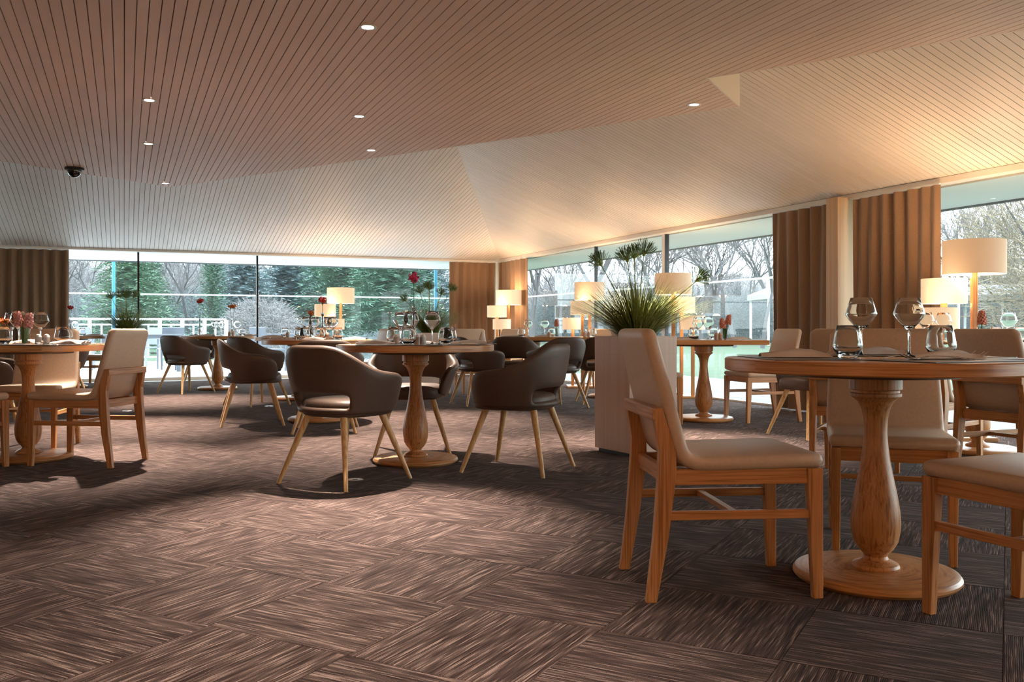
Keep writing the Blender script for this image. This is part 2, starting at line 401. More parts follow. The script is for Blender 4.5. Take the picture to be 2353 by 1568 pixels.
A = [PX, P1, P0, (SMAX, TMAX), (2.79, TMAX)]; B = [P2, PX, P3]; Cc = [P4, P3, (2.79, TMAX), (1.42, TMAX)]
strips([A, B, Cc], 0, zS, M['soffit'], low)
for q in (A, B, Cc): sheet('backing', q, zS, M['soffit_back'], low)
def fascia(a, b, z0, z1, th=.02):
    m = MB(); pa, pb = Vector(W(*a)), Vector(W(*b))
    m.bar((pa.x, pa.y, (z0 + z1) / 2), (pb.x, pb.y, (z0 + z1) / 2), th, z1 - z0)
    return m
for a, b in ((P0, P1), (P1, P2), (P2, P3), (P3, P4)):
    fascia(a, b, ZS + .001, 3.72).build('fascia', M['cream'], low)
rc = empty('ceiling', kind='structure', label='cream boarded ceiling sloping down to the glass wall beside the table lamps', cat='ceiling')
TH = 3.95 / .521
poly_r = [(.14, .14 / .521), (3.95, TH), (3.95, 18.1), (.14, 18.1)]
zR = lambda s, t: HEAD + KR * s
strips([poly_r], 1, zR, M['ceil'], rc)
sheet('backing', [(-.05, 0), (4.2, 4.2 / .521), (4.2, TMAX), (-.05, TMAX)], zR, M['ceil_back'], rc)
bc = empty('ceiling', kind='structure', label='pale boarded ceiling sloping down to the terrace windows at the back', cat='ceiling')
poly_b = [(.14 * .521, .14), (TH * .521, TH), (SMAX, TH), (SMAX, .14)]
zB = lambda s, t: HEAD + KB * t
strips([poly_b], 0, zB, M['ceil_b'], bc)
sheet('backing', [(0, -.05), (8.2 * .521, 8.2), (SMAX, 8.2), (SMAX, -.05)], zB, M['ceil_back'], bc)
# thin bead along the hip
hb = MB(); hb.bar(W(.2 * .521, .2, HEAD + KB * .2 + .003), W(TH * .521, TH, HEAD + KB * TH + .003), .012, .008)
hb.build('hip_bead', M['cream'], bc)
def prism_st(pts, z0, z1):
    m = MB(); m.prism([W(*p)[:2] for p in pts], z0, z1); return m
# window head trims and eaves
tr = prism_st([(0, 0), (.14, .14 / .521 * 0 + .14), (.14, TMAX), (0, TMAX)], HEAD - .0, HEAD + .05); o = tr.build('trim_1', M['cream'])
tag(o, 'cream flat board above the right-hand glass wall', 'trim', kind='structure')
tr = prism_st([(0, 0), (.14, .14), (SMAX, .14), (SMAX, 0)], HEAD - .0, HEAD + .03); o = tr.build('trim_2', M['cream'])
tag(o, 'cream flat board above the back terrace windows', 'trim', kind='structure')
rl = prism_st([(.165, .165), (SMAX, .165), (SMAX, .185), (.165, .185)], HEAD + .005, HEAD + .028); o = rl.build('trim_3', M['cream'])
tag(o, 'cream curtain rail bead along the back windows', 'trim', kind='structure')
ev = MB()
ev.prism([W(*p)[:2] for p in ((-1.42, -2.4), (-1.42, TMAX + 1), (-.02, TMAX + 1), (-.02, -.02), (SMAX + 1, -.02), (SMAX + 1, -2.4))], HEAD + .02, HEAD + .35)
o = ev.build('roof_overhang', M['white']); tag(o, 'white underside of the roof overhang outside the windows', 'roof', kind='structure')
ln = MB()
for p, q in (((-1.44, -2.42), (-1.44, TMAX + 1)), ((-1.44, -2.42), (SMAX + 1, -2.42))):
    a, b = W(*p), W(*q); ln.bar((a[0], a[1], HEAD + .18), (b[0], b[1], HEAD + .18), .03, .36)
ln.build('eave_edge', mat('grey_eave_trim', (.14, .15, .16), .5), o)
rf = prism_st([(-.2, -.2), (SMAX + .4, -.2), (SMAX + .4, TMAX + .4), (-.2, TMAX + .4)], 4.1, 4.3).build('roof', M['white']); tag(rf, 'unseen flat roof slab over the dining room, keeps sky light out', 'roof', kind='structure')  # unseen roof added to block light from the sky
up = MB()
up.prism([W(*p)[:2] for p in ((-.2, -.2), (SMAX, -.2), (SMAX, -.08), (-.2, -.08))], HEAD + .3, 4.1)
up.prism([W(*p)[:2] for p in ((-.2, -.2), (-.08, -.2), (-.08, TMAX + .4), (-.2, TMAX + .4))], HEAD + .3, 4.1)
tag(up.build('wall_upper', M['white']), 'unseen upper wall above the overhang, keeps sky light out', 'wall', kind='structure')  # unseen strips added to shut out sky light below the roof slab
wl_ = prism_st([(SMAX, -.2), (SMAX + .2, -.2), (SMAX + .2, TMAX + .4), (SMAX, TMAX + .4)], 0, 4.1).build('wall_left', M['wall']); tag(wl_, 'plain warm white wall at the far left end', 'wall', kind='structure')
wr_ = prism_st([(-.2, TMAX), (SMAX + .2, TMAX), (SMAX + .2, TMAX + .2), (-.2, TMAX + .2)], 0, 4.1).build('wall_rear', M['wall']); tag(wr_, 'plain warm white wall behind the viewer', 'wall', kind='structure')

# ---------------------------------------------------------------- floor of carpet tiles
fl = prism_st([(-.1, -.1), (SMAX, -.1), (SMAX, TMAX), (-.1, TMAX)], -.2, -.008).build('floor', M['soil'])
tag(fl, 'brown streaked carpet of square tiles laid quarter-turned', 'floor', kind='structure')
TS = .5; te = R(-28.5); e1 = Vector((math.cos(te), math.sin(te))); e2 = Vector((-math.sin(te), math.cos(te))); org = Vector((.488, 3.02))
g = .0004; c = .0016
tm = MB(); h = TS / 2 - g
vv = [(-h, -h, -.007), (h, -h, -.007), (h, h, -.007), (-h, h, -.007), (-h, -h, -.0012), (h, -h, -.0012), (h, h, -.0012), (-h, h, -.0012), (-h + c, -h + c, 0), (h - c, -h + c, 0), (h - c, h - c, 0), (-h + c, h - c, 0)]
ff = [(8, 9, 10, 11)] + [(4 + i, 4 + (i + 1) % 4, 8 + (i + 1) % 4, 8 + i) for i in range(4)] + [(i, (i + 1) % 4, 4 + (i + 1) % 4, 4 + i) for i in range(4)]
tm.v = vv; tm.f = ff; tm.uv = [(a + h, b + h) for a, b, _ in vv]
tile_me = tm.mesh('carpet_tile', M['carpet'], merge=False)
cells = []
for i in range(-50, 50):
    for j in range(-50, 50):
        p = org + e1 * ((i + .5) * TS) + e2 * ((j + .5) * TS); s_, t_ = ST(p.x, p.y)
        if not (-.45 < s_ < SMAX + .3 and -.45 < t_ < TMAX + .3): continue
        inside = .36 < s_ and .36 < t_
        vis = p.y > 1.6 and abs(p.x) < .58 * p.y + .4 and CY + FPX * H / p.y < 1568 + 150 and inside
        cells.append((0 if vis else 1, p.y, i, j, p, s_, t_))
cells.sort(key=lambda c_: c_[:2])
rest = MB(); rest.uv = []
for n_, (nv, _, i, j, p, s_, t_) in enumerate(cells):
    quarter = (i + j) % 2
    a = te + (R(90) if quarter else 0)
    if n_ < 300 and not nv:
        o = link('carpet_tile', tile_me, fl, (p.x, p.y, 0), a)
    else:
        b = len(rest.v); ox, oy = rnd.random() * 90, rnd.random() * 90
        q = []
        for (lx, ly, lz), (u_, v_) in zip(vv[8:] , tm.uv[8:]):
            x = p.x + lx * 1.01 * math.cos(a) - ly * 1.01 * math.sin(a); y = p.y + lx * 1.01 * math.sin(a) + ly * 1.01 * math.cos(a)
            ss, tt = ST(x, y); ss = min(max(ss, -.02), SMAX); tt = min(max(tt, -.02), TMAX); ww = W(ss, tt)
            rest.v.append((ww[0], ww[1], -.0005)); rest.uv.append((u_ + ox, v_ + oy))
        rest.f.append((b, b + 1, b + 2, b + 3))
ro = rest.build('carpet_tiles', M['carpet'], fl, merge=False); ro['kind'] = 'stuff'

# ---------------------------------------------------------------- glazing
def bar_st(m, a, b, z0, z1, th):
    A_, B_ = W(*a), W(*b); m.bar((A_[0], A_[1], (z0 + z1) / 2), (B_[0], B_[1], (z0 + z1) / 2), th, z1 - z0)
def window(n, a, b, label, sill=.05, strip=True, mull=(.03, .05), pane='pane', light=False):
    root = empty('window_%d' % n, W(*a)[:2] + (0,), 0, label=label, cat='window', kind='structure')
    root.location = (0, 0, 0)
    m = MB(); bar_st(m, a, b, sill, HEAD, .012); m.build('pane', M[pane], root)
    m = MB(); bar_st(m, a, b, 0, sill, .07); m.build('sill', M['cream'], root)
    A_, B_ = Vector(a), Vector(b); d = (B_ - A_).normalized()
    if mull:
        m = MB(); q = B_ - d * mull[0]; bar_st(m, tuple(q), tuple(B_), sill, HEAD, mull[1]); m.build('mullion', M['dark_metal'], root)
        if light:
            m = MB(); q2 = q - d * .09; bar_st(m, tuple(q2), tuple(q), sill, HEAD, .03); m.build('mullion', M['white'], root)
    if strip:
        m = MB(); p_, q_ = W(*(A_ + d * .01)), W(*(B_ - d * .04)); m.poly([(p_[0], p_[1], 1.405), (q_[0], q_[1], 1.405), (q_[0], q_[1], 1.43), (p_[0], p_[1], 1.43)]); nv_ = Vector((-(q_[1] - p_[1]), q_[0] - p_[0], 0)).normalized() * .0075; nv_ = nv_ if (Vector(p_) + nv_ - Vector((0, 0, 0))).length < Vector(p_).length else -nv_; m.v = [tuple(Vector(v_) + nv_) for v_ in m.v]; m.build('marking_strip', M['film'], root)
    return root
sb = [wall_b_s(x) for x in (-60, 320, 593)]
window(1, (SMAX, 0), (sb[1], 0), 'tall terrace window beside the dark curtain at the far left')
window(2, (sb[1], 0), (sb[2], 0), 'terrace window looking on the column cypress and the white railing')
window(3, (sb[2], 0), (.0, 0), 'wide terrace window in front of the big green conifers', mull=None)
tr_ = [wall_r_t(x) for x in (1371, 1534, 1900, 1905)]
window(4, (0, 0.0), (0, tr_[0]), 'window right of the corner curtain, behind the small floor lamps', sill=.02)
window(5, (0, tr_[0]), (0, tr_[1]), 'narrow window behind the tall rush plant', sill=.02, light=True)
window(6, (0, tr_[1]), (0, tr_[2]), 'window onto the lawn and white tent, left of the pale pillar', sill=.02, mull=None)
window(7, (0, tr_[3]), (0, TMAX), 'large window behind the biggest floor lamp, at the right edge', sill=.02, strip=False, mull=None)
# pillars
def pillar(n, s0, s1, t0, t1, label):
    o = prism_st([(s0, t0), (s1, t0), (s1, t1), (s0, t1)], 0, HEAD + .02).build('trim_%d' % n, M['pillar'], bevel=.004)
    tag(o, label, 'pillar', kind='structure')
pillar(4, -.02, .28, wall_r_t(1898, .28), wall_r_t(1925, .28), 'pale wood pillar between the two brown curtains of the right wall')
pillar(5, -.05, .12, -.05, .16, 'slim pale wood pillar in the corner behind the small lamps')

# ---------------------------------------------------------------- curtains
def curtain(a, b, folds, label, seed, amp=.027, z1=HEAD - .015, flare=0):
    r_ = random.Random(seed); A_, B_ = Vector(W(*a)[:2]), Vector(W(*b)[:2]); d = B_ - A_; ln_ = d.length; d.normalize(); nn = Vector((-d.y, d.x))
    n = folds * 12; ph = [r_.uniform(-.5, .5) for _ in range(folds + 2)]; am = [r_.uniform(.75, 1.25) for _ in range(folds + 2)]
    rows = [.015, .03, .4, .8, 1.2, 1.6, 1.9, z1 - .05, z1]
    m = MB()
    for iz, z in enumerate(rows):
        k = z / z1
        for i in range(n + 1):
            u_ = i / n; f_ = u_ * folds; q = min(int(f_), folds)
            a_ = amp * am[q] * (1.12 - .35 * k); x = u_ * ln_ * (1 + flare * (1 - k) ** 2)
            yo = a_ * math.sin(2 * math.pi * f_ + .35 * ph[q] * (1 - k)) + .012 * math.sin(5 * u_ * folds + 3 * k + seed)
            p = A_ + d * (x + .004 * math.sin(4 * math.pi * f_)) + nn * yo
            m.v.append((p.x, p.y, z))
    for r2 in range(len(rows) - 1):
        for i in range(n):
            b0 = r2 * (n + 1) + i; m.f.append((b0, b0 + 1, b0 + n + 2, b0 + n + 1))
    root = empty('curtain', (A_.x, A_.y, 0), label=label, cat='curtain'); 
    me = m.mesh('fabric', M['curtain'], smooth=True, solid=.004, angle=80)
    o = link('fabric', me, root, (-A_.x, -A_.y, 0))
    hm = MB(); 
    tk = MB(); tk.bar((A_.x, A_.y, z1 + .008), (B_.x, B_.y, z1 + .008), .02, .014); link('track', tk.mesh('track', M['white']), root, (-A_.x, -A_.y, 0))
    return root
curtain((.17, wall_r_t(1777, .17)), (.17, wall_r_t(1901, .17)), 5, 'brown curtain left of the pale pillar, touching the lawn window', 1, flare=-.0)
curtain((.17, wall_r_t(1962, .17)), (.17, wall_r_t(2160, .17)), 7, 'brown curtain right of the pale pillar, behind the large lamps', 2)
curtain((.13, .27), (.13, wall_r_t(1214, .13)), 6, 'lamplit brown curtain on the right wall at the room corner', 3, amp=.03)
curtain((wall_b_s(1138, .17), .17), (wall_b_s(1033, .17), .17), 6, 'lamplit brown curtain on the back wall at the room corner', 4, amp=.036)
curtain((wall_b_s(158, .17), .17), (wall_b_s(-70, .17), .17), 9, 'dark brown curtain at the left end of the back windows', 5, amp=.045)

# ================================================================ LAMPS AND LIGHTS
def add_light(name, kind, loc, energy, col, parent=None, size=.05, rot=None, spot=None, blend=.4):
    d = bpy.data.lights.new(name, kind); d.energy = energy; d.color = col
    if kind in ('POINT', 'SPOT'): d.shadow_soft_size = size
    if kind == 'SPOT': d.spot_size = spot; d.spot_blend = blend
    o = bpy.data.objects.new(name, d); COL.objects.link(o); o.location = loc
    if rot: o.rotation_euler = rot
    if parent: o.parent = parent
    return o
WARM = (1, .62, .33); NEUT = (1, .86, .73)
# recessed downlights: (x, y, tilt x, tilt y, energy)
dl = MB(); dl.lathe([(.034, -.001), (.048, -.006), (.055, -.004), (.055, .003), (.034, .003)], 24, closed=True)
dl_ring = dl.mesh('trim_ring', M['white'], smooth=True)
dl = MB(); dl.lathe([(0.0001, -.002), (.034, -.002), (.034, .004), (.0001, .004)], 20); dl_lens = dl.mesh('lens', M['led'])
def hz(px, py): k = (ZS - H) / (CY - py); return ((px - CX) * k, FPX * k)
shown = [(845, 62), (825, 267), (853, 345), (343, 230), (341, 330), (380, 421), (1595, 240)]
dlabels = ['recessed ceiling spotlight nearest the top edge, large bright star', 'recessed ceiling spotlight in the middle of the low ceiling, second of its row',
    'small recessed ceiling spotlight just inside the long ceiling edge, third of its row', 'recessed ceiling spotlight at the left, nearest of the row of three',
    'recessed ceiling spotlight at the left, middle of the row beside the dome camera', 'recessed ceiling spotlight at the far pointed corner of the low ceiling',
    'lone recessed ceiling spotlight at the right beside the notch in the low ceiling']
aims = [(.12, -1.40), (.35, -1.2), (.6, -.8), (.05, -1.35), (.1, -1.1), (.2, -.4), (-.3, -.6)]
pos = [hz(*p) for p in shown]
# unseen spotlights: first lights the bottom-centre pool, others added as fill
extra = [(-.45, 2.45), (-2.6, 3.0), (-5.4, 6.4), (-6.2, 3.2), (-3.6, -1.2), (-.8, -2.2), (-6.2, 0.0)]
def downlight(x, y, aim, e, lab, grp, cone=58):
    r = empty('ceiling_spotlight', (x, y, ZS - .001), 0, label=lab, cat='ceiling light', group=grp)
    link('trim_ring', dl_ring, r); link('lens', dl_lens, r)
    d = Vector((aim[0], aim[1], -ZS)).normalized(); q = d.to_track_quat('-Z', 'Y')
    l = add_light('spot_lamp', 'SPOT', (0, 0, -.012), e, NEUT, r, size=.03, spot=R(cone), blend=1); l.rotation_euler = q.to_euler()
for i, (p, a_, lab) in enumerate(zip(pos, aims, dlabels)): downlight(p[0], p[1], a_, (1500, 1300, 1200, 1500, 1500, 1300, 1300)[i], lab, 'recessed spotlights in the low ceiling', (46, 54, 62, 48, 56, 60, 58)[i])
for p, w_ in zip(extra, ('over the carpet at the bottom centre', 'added as fill over the carpet left of the viewer', 'added as fill above the left-edge table', 'added as fill above the carpet at the bottom left', 'added as fill far behind the viewer at the left', 'added as fill just behind the viewer', 'added as fill near the plain left wall')):
    downlight(p[0], p[1], (0, -.3), 320, 'unseen ceiling spotlight outside the picture, ' + w_, 'unseen spotlights above the near part of the room', 56)
# dome camera
k = hz(171, 386); dc = empty('dome_camera', (k[0], k[1], ZS), 0, label='black dome security camera under the edge of the low ceiling', cat='security camera')
m = MB(); m.lathe([(.0001, 0), (.10, 0), (.10, -.022), (.083, -.03), (.0001, -.03)], 28); m.build('housing', M['black'], dc, smooth=True)
m = MB(); m.lathe([(.078 * math.cos(R(a_)), -.028 - .078 * math.sin(R(a_))) for a_ in range(0, 86, 8)] + [(.0001, -.106)], 28); m.build('dome', mat('smoked_dome', (.02, .02, .022), .08, coat=1), dc, smooth=True)

# triple floor lamps ------------------------------------------------
def floor_lamp(spots, rz, label, e=9, dim=()):
    e = e * .8
    """spots: three (x, y, radius, top, height) in world coordinates"""
    cx = sum(s_[0] for s_ in spots) / 3; cy = sum(s_[1] for s_ in spots) / 3
    r = empty('floor_lamp', (cx, cy, 0), 0, label=label, cat='floor lamp', group='triple drum floor lamps along the windows')
    x0 = min(s_[0] for s_ in spots) - cx - .09; x1 = max(s_[0] for s_ in spots) - cx + .09; y0 = min(s_[1] for s_ in spots) - cy - .09; y1 = max(s_[1] for s_ in spots) - cy + .09
    m = MB(); m.box(x0, x1, y0, y1, 0, .03); m.build('base', M['wood_h'], r, bevel=.005)
    for i, (x, y, rr, top, hh) in enumerate(spots):
        lx, ly = x - cx, y - cy
        m = MB(); m.bar((lx, ly, .03), (lx, ly, top - hh * .5), .042, .042); m.build('pole', M['wood_v'], r, bevel=.004)
        sh = MB(); n = 40
        sh.lathe([(rr, top - hh), (rr, top), (rr - .003, top), (rr - .003, top - hh)], n, lx, ly, closed=True)
        s_ = sh.build('lamp_shade', M['shade_dim'] if i in dim else M['shade'], r, smooth=True, angle=50)
        sl = MB(); sl.lathe([(rr - .004, top - hh + .002), (rr - .004, top - .002)], n, lx, ly); sl.f = sl.f[:n]
        sl.build('lining', M['shade_in'], s_, smooth=True)
        rg = MB(); rg.bar((lx - rr, ly, top - hh * .35), (lx + rr, ly, top - hh * .35), .004, .004); rg.bar((lx, ly - rr, top - hh * .35), (lx, ly + rr, top - hh * .35), .004, .004)
        rg.build('spider', M['steel'], s_)
        bu = MB(); bu.lathe([(.0001, top - hh * .5), (.014, top - hh * .5), (.03, top - hh * .3), (.0001, top - hh * .18)], 12, lx, ly)
        bu.build('bulb', M['shade_in'], s_, smooth=True)
        add_light('bulb_lamp', 'POINT', (lx, ly, top - hh * .12), e * (rr / .2), WARM, r, size=.05)
        add_light('bulb_lamp', 'POINT', (lx, ly, top - hh * .93), e * .55 * (rr / .2), WARM, r, size=.05)
    return r
def tri(a, b, c_): return [(*at(a[0], a[1]), .225, 1.53, .26), (*at(b[0], b[1]), .17, 1.25, .2), (*at(c_[0], c_[1]), .15, 1.01, .17)]
floor_lamp(tri((2238, 7.05), (2169, 7.3), (2152, 6.95)), 0, 'largest triple floor lamp with cream drum shades at the right edge', e=14, dim=(0,))
floor_lamp(tri((1547, 11.25), (1566, 11.5), (1592, 11.2)), 0, 'triple floor lamp half hidden behind the tall rush plant, its shades to the right', e=9, dim=(0,))
floor_lamp(tri((1355, 13.4), (1338, 13.1), (1316, 13.35)), 0, 'triple floor lamp left of the tall rush plant before the corner window', e=9, dim=(0,))
floor_lamp(tri((1169, 16.1), (1142, 15.8), (1153, 15.2)), 0, 'triple floor lamp in front of the corner curtains', e=12)
floor_lamp(tri((783, 15.2), (747, 14.9), (770, 14.8)), 0, 'triple floor lamp before the back window, between the carnation and the conifers', e=9)

floor_lamp([(3.3, -.9, .225, 1.53, .26), (3.0, -1.15, .17, 1.25, .2), (3.05, -.75, .15, 1.01, .17)], 0, 'added fill lamp behind the viewer at the right, shaped like a triple floor lamp', e=36)  # unseen lamp added for warm frontal light on the near furniture
floor_lamp([(-2.6, -2.0, .225, 1.53, .26), (-2.3, -2.25, .17, 1.25, .2), (-2.35, -1.85, .15, 1.01, .17)], 0, 'added fill lamp behind the viewer at the left, shaped like a triple floor lamp', e=50)  # second unseen lamp, added as warm fill from the left
# ================================================================ TABLES
PED = [(.0001, .035), (.075, .035), (.078, .045), (.074, .054), (.058, .062), (.042, .07), (.038, .08), (.042, .088), (.058, .105), (.072, .13), (.079, .165), (.081, .195), (.078, .235), (.070, .285), (.058, .345),
       (.047, .405), (.040, .46), (.037, .50), (.0385, .54), (.045, .575), (.058, .603), (.075, .618), (.083, .622), (.083, .632), (.077, .634), (.077, .642), (.085, .646), (.085, .69), (.0001, .69)]
def make_table(square=False, R_=.5):
    r = empty('dining_table', (0, 0, 0))
    m = MB()
    if square: m.box(-R_, R_, -R_, R_, .708, .75)
    else: m.lathe([(.0001, .708), (R_ - .004, .708), (R_, .712), (R_, .746), (R_ - .004, .75), (.0001, .75)], 96)
    m.build('tabletop', M['wood_h' if square else 'wood_r'], r, smooth=not square, bevel=.002 if square else 0)
    m = MB()
    m.lathe([(.0001, .69), (.27, .69), (.27, .7075), (.0001, .7075)], 48); m.build('mounting_plate', mat('dark_underplate', (.10, .055, .025), .5) if 'up' not in M else M['up'], r, smooth=True)
    m = MB(); m.lathe(PED, 40); m.build('pedestal', M['wood_v'], r, smooth=True, angle=30)
    m = MB(); m.lathe([(.0001, 0.0), (.255, 0.0), (.262, .004), (.27, .014), (.27, .022), (.262, .033), (.245, .039), (.08, .040), (.0001, .040)], 64); m.build('base', M['wood_r'], r, smooth=True, angle=30)
    return r
M['up'] = mat('dark_underplate', (.10, .055, .025), .5)
rt = make_table(); stbl = make_table(True, .47)
TB = {}
def table(key, proto, x, y, rz, label, first=False):
    if first: o = proto; o.location = (x, y, 0); o.rotation_euler.z = rz; tag(o, label, 'table', 'pedestal dining tables')
    else: o = copy_tree(proto, (x, y, 0), rz, label=label, cat='table', group='pedestal dining tables')
    TB[key] = (x, y); return o
table('near', rt, 1.237, 3.11, .4, 'nearest round oak pedestal table, cut by the right edge', True)
table('centre', rt, -.615, 5.83, 1.2, 'round pedestal table in the middle, ringed by brown armchairs')
table('left', rt, -3.16, 5.97, 2.2, 'round pedestal table at the left edge with pale chairs')
table('mid', rt, -1.80, 8.46, .3, 'round pedestal table just behind and left of the middle one')
table('farleft', rt, -4.14, 12.85, .9, 'far round pedestal table before the railing window, with one brown armchair at its left')
table('farmid', rt, -2.58, 11.0, 1.9, 'far round pedestal table peeping out behind the table left of the middle')
table('tent', stbl, 1.783, 8.5, R(2), 'square pedestal table right of the tall planter, before the lawn window', True)
table('lamps', stbl, .27, 11.45, R(0), 'square pedestal table before the corner lamps')
table('behindplant', stbl, 1.215, 11.35, R(0), 'square pedestal table mostly hidden behind the tall planter')
table('right', rt, 3.22, 6.32, .7, 'round pedestal table at the right, hidden by pale chair backs')
table('farcorner', rt, -6.42, 13.2, .2, 'far round pedestal table in the left corner near the dark curtain')

# ================================================================ PALE CHAIR
def sweep(m, path, wf, th, seg=14, rc_=.018):
    """rounded slab along path [(x,z)], half width wf(k)"""
    pts = [Vector((p[0], 0, p[1])) for p in path]; n = len(pts); b0 = len(m.v); ring = []
    # arc length
    al = [0]
    for i in range(1, n): al.append(al[-1] + (pts[i] - pts[i - 1]).length)
    for i in range(n):
        d = (pts[min(i + 1, n - 1)] - pts[max(i - 1, 0)]).normalized(); nn = Vector((-d.z, 0, d.x))
        hw = wf(al[i], al[-1]); e = min(al[i], al[-1] - al[i]); ht = th / 2
        if e < rc_: ht *= math.sqrt(max(.0, 1 - (1 - e / rc_) ** 2)) * .75 + .25
        r_ = min(ht * .95, .02)
        sec = []
        for cx_, cz_, a0 in ((hw - r_, ht - r_, 0), (-(hw - r_), ht - r_, 90), (-(hw - r_), -(ht - r_), 180), (hw - r_, -(ht - r_), 270)):
            for a_ in (0, 30, 60, 90): sec.append((cx_ + r_ * math.cos(R(a0 + a_)), cz_ + r_ * math.sin(R(a0 + a_))))
        for y, z in sec: m.v.append(tuple(pts[i] + Vector((0, y, 0)) + nn * z))
    k = 16
    for i in range(n - 1):
        for j in range(k):
            j2 = (j + 1) % k; m.f.append((b0 + i * k + j, b0 + i * k + j2, b0 + (i + 1) * k + j2, b0 + (i + 1) * k + j))
    m.f.append(tuple(b0 + k - 1 - j for j in range(k))); m.f.append(tuple(b0 + (n - 1) * k + j for j in range(k)))
def bez(p0, p1, p2, p3, n):
    o = []
    for i in range(n + 1):
        t = i / n; a = (1 - t) ** 3; b = 3 * t * (1 - t) ** 2; c_ = 3 * t * t * (1 - t); d = t ** 3
        o.append(tuple(a * p0[j] + b * p1[j] + c_ * p2[j] + d * p3[j] for j in range(len(p0))))
    return o
def make_chair():
    r = empty('dining_chair', (0, 0, 0))
    # shell: seat front -> bend -> back top; local front = +x
    path = []
    for i in range(9): k = i / 8; path.append((.275 - .375 * k, .436 - .006 * k))
    path += bez((-.100, .430), (-.155, .430), (-.176, .448), (-.188, .505), 9)[1:]
    for i in range(1, 9): k = i / 8; path.append((-.188 - .092 * k, .505 + .345 * k))
    m = MB()
    def wf(a, tot):
        e = tot - a; w_ = .222
        if e < .35: w_ = .205 + .017 * e / .35
        if e < .03: w_ -= .03 * (1 - e / .03) ** 2
        if a < .02: w_ -= .012 * (1 - a / .02) ** 2
        return w_
    # extra end samples
    path = [(path[0][0] , path[0][1]), (path[0][0] - .004, path[0][1]), (path[0][0] - .014, path[0][1])] + path[1:-1] + [(path[-1][0] + .0067, path[-1][1] - .025), (path[-1][0] + .002, path[-1][1] - .010), (path[-1][0] + .0006, path[-1][1] - .003), path[-1]]
    sweep(m, path, wf, .046)
    sh = m.build('seat_shell', M['leather'], r, smooth=True, angle=50)
    # piping seam
    sm = MB()
    for y in (-.219, .219):
        pts = [(p[0], y, p[1]) for p in path[2:13]]
    for y in (-.197, .197):
        for x in (-.262, .262):
            pass
    for sy, nm in ((-1, 'leg'), (1, 'leg')):
        y = .197 * sy
        m = MB(); m.bar((.262, y, 0), (.250, y, .412), .026, .032, .036, .05, up=(1, 0, 0)); m.build('leg', M['wood_v'], r, bevel=.003)
        m = MB(); 
        m.v += []
        pr = [(-.272, 0, .026, .034), (-.242, .20, .032, .046), (-.222, .40, .036, .056), (-.222, .47, .036, .052), (-.254, .602, .034, .034)]
        for (x0, z0, w0, d0), (x1, z1, w1, d1) in zip(pr[:-1], pr[1:]):
            b = len(m.v)
            for x, z, w_, d_ in ((x0, z0, w0, d0), (x1, z1, w1, d1)):
                for a, e in ((-1, -1), (1, -1), (1, 1), (-1, 1)): m.v.append((x + a * d_ / 2, y + e * w_ / 2, z))
            m.f += [tuple(b + i for i in f) for f in ((0, 1, 5, 4), (1, 2, 6, 5), (2, 3, 7, 6), (3, 0, 4, 7))]
        m.f.append((3, 2, 1, 0)); m.f.append(tuple(len(m.v) - 4 + i for i in range(4)))
        m.build('leg', M['wood_v'], r, bevel=.003)
        m = MB(); m.bar((.235, y * .985, .388), (-.205, y * .985, .388), .024, .05); m.build('side_rail', M['wood_h'], r, bevel=.002)
        m = MB(); m.bar((.245, y, .268), (-.232, y, .268), .018, .028); m.build('side_stretcher', M['wood_h'], r, bevel=.002)
    m = MB(); m.bar((0, -.19, .268), (0, .19, .268), .024, .018); m.build('cross_stretcher', M['wood_y'], r, bevel=.002)
    m = MB(); m.bar((.246, -.185, .388), (.246, .185, .388), .022, .05); m.build('front_rail', M['wood_y'], r, bevel=.002)
    m = MB(); m.bar((-.215, -.185, .388), (-.215, .185, .388), .022, .05); m.build('rear_rail', M['wood_y'], r, bevel=.002)
    m = MB(); m.bar((-.254, -.214, .585), (-.254, .214, .585), .034, .038); m.build('back_rail', M['wood_y'], r, bevel=.003)
    return r
ch = make_chair()
GC = 'pale shell dining chairs'
def chair(x, y, deg, label, first=False):
    if first: o = ch; o.location = (x, y, 0); o.rotation_euler.z = R(deg); tag(o, label, 'chair', GC); return o
    return copy_tree(ch, (x, y, 0), R(deg), label=label, cat='chair', group=GC)
chair(.685, 3.06, 5, 'large pale chair in the foreground, seen from the side, left of the nearest table', True)
chair(1.467, 3.57, -108, 'pale chair facing the camera behind the nearest table pedestal')
chair(1.535, 2.575, 115, 'pale chair cut by the bottom right edge, only its seat and front legs showing')
chair(2.74, 4.92, 23, 'pale chair seen from behind at the right edge, wooden back rail showing')
chair(2.60, 5.70, 40, 'pale chair beyond the right-edge one, its curved seat edge lit')
chair(1.975, 5.25, 62, 'pale chair half hidden behind the nearest table, its wooden rear leg beside the brown curtain')
chair(-2.69, 5.81, 172, 'pale chair right of the left-edge table, facing left with its back to the room')
chair(-3.38, 6.50, -81, 'pale chair behind the left-edge table, facing the camera')
chair(-3.42, 5.50, 60, 'pale chair cut off by the left edge of the picture')
chair(2.32, 8.48, 196, 'pale chair facing left beside the brown curtain, right of the square lawn-window table')
chair(1.225, 8.30, 4, 'pale chair mostly hidden behind the tall planter, one front leg showing')
chair(-1.72, 10.75, 212, 'tan-looking pale chair behind the middle table, left of the rush plant')
chair(-.50, 12.1, -75, 'pale chair facing the camera before the corner curtain')
chair(-.10, 14.6, 245, 'small distant pale chair under the corner floor lamps')
chair(1.26, 12.7, 250, 'distant pale chair whose top shows left of the rush plant')
chair(-6.35, 14.1, 178, 'far pale chair near the back windows at the left, its legs against the light')
chair(-1.30, 12.6, 225, 'distant pale chair behind the wine glasses of the middle table')

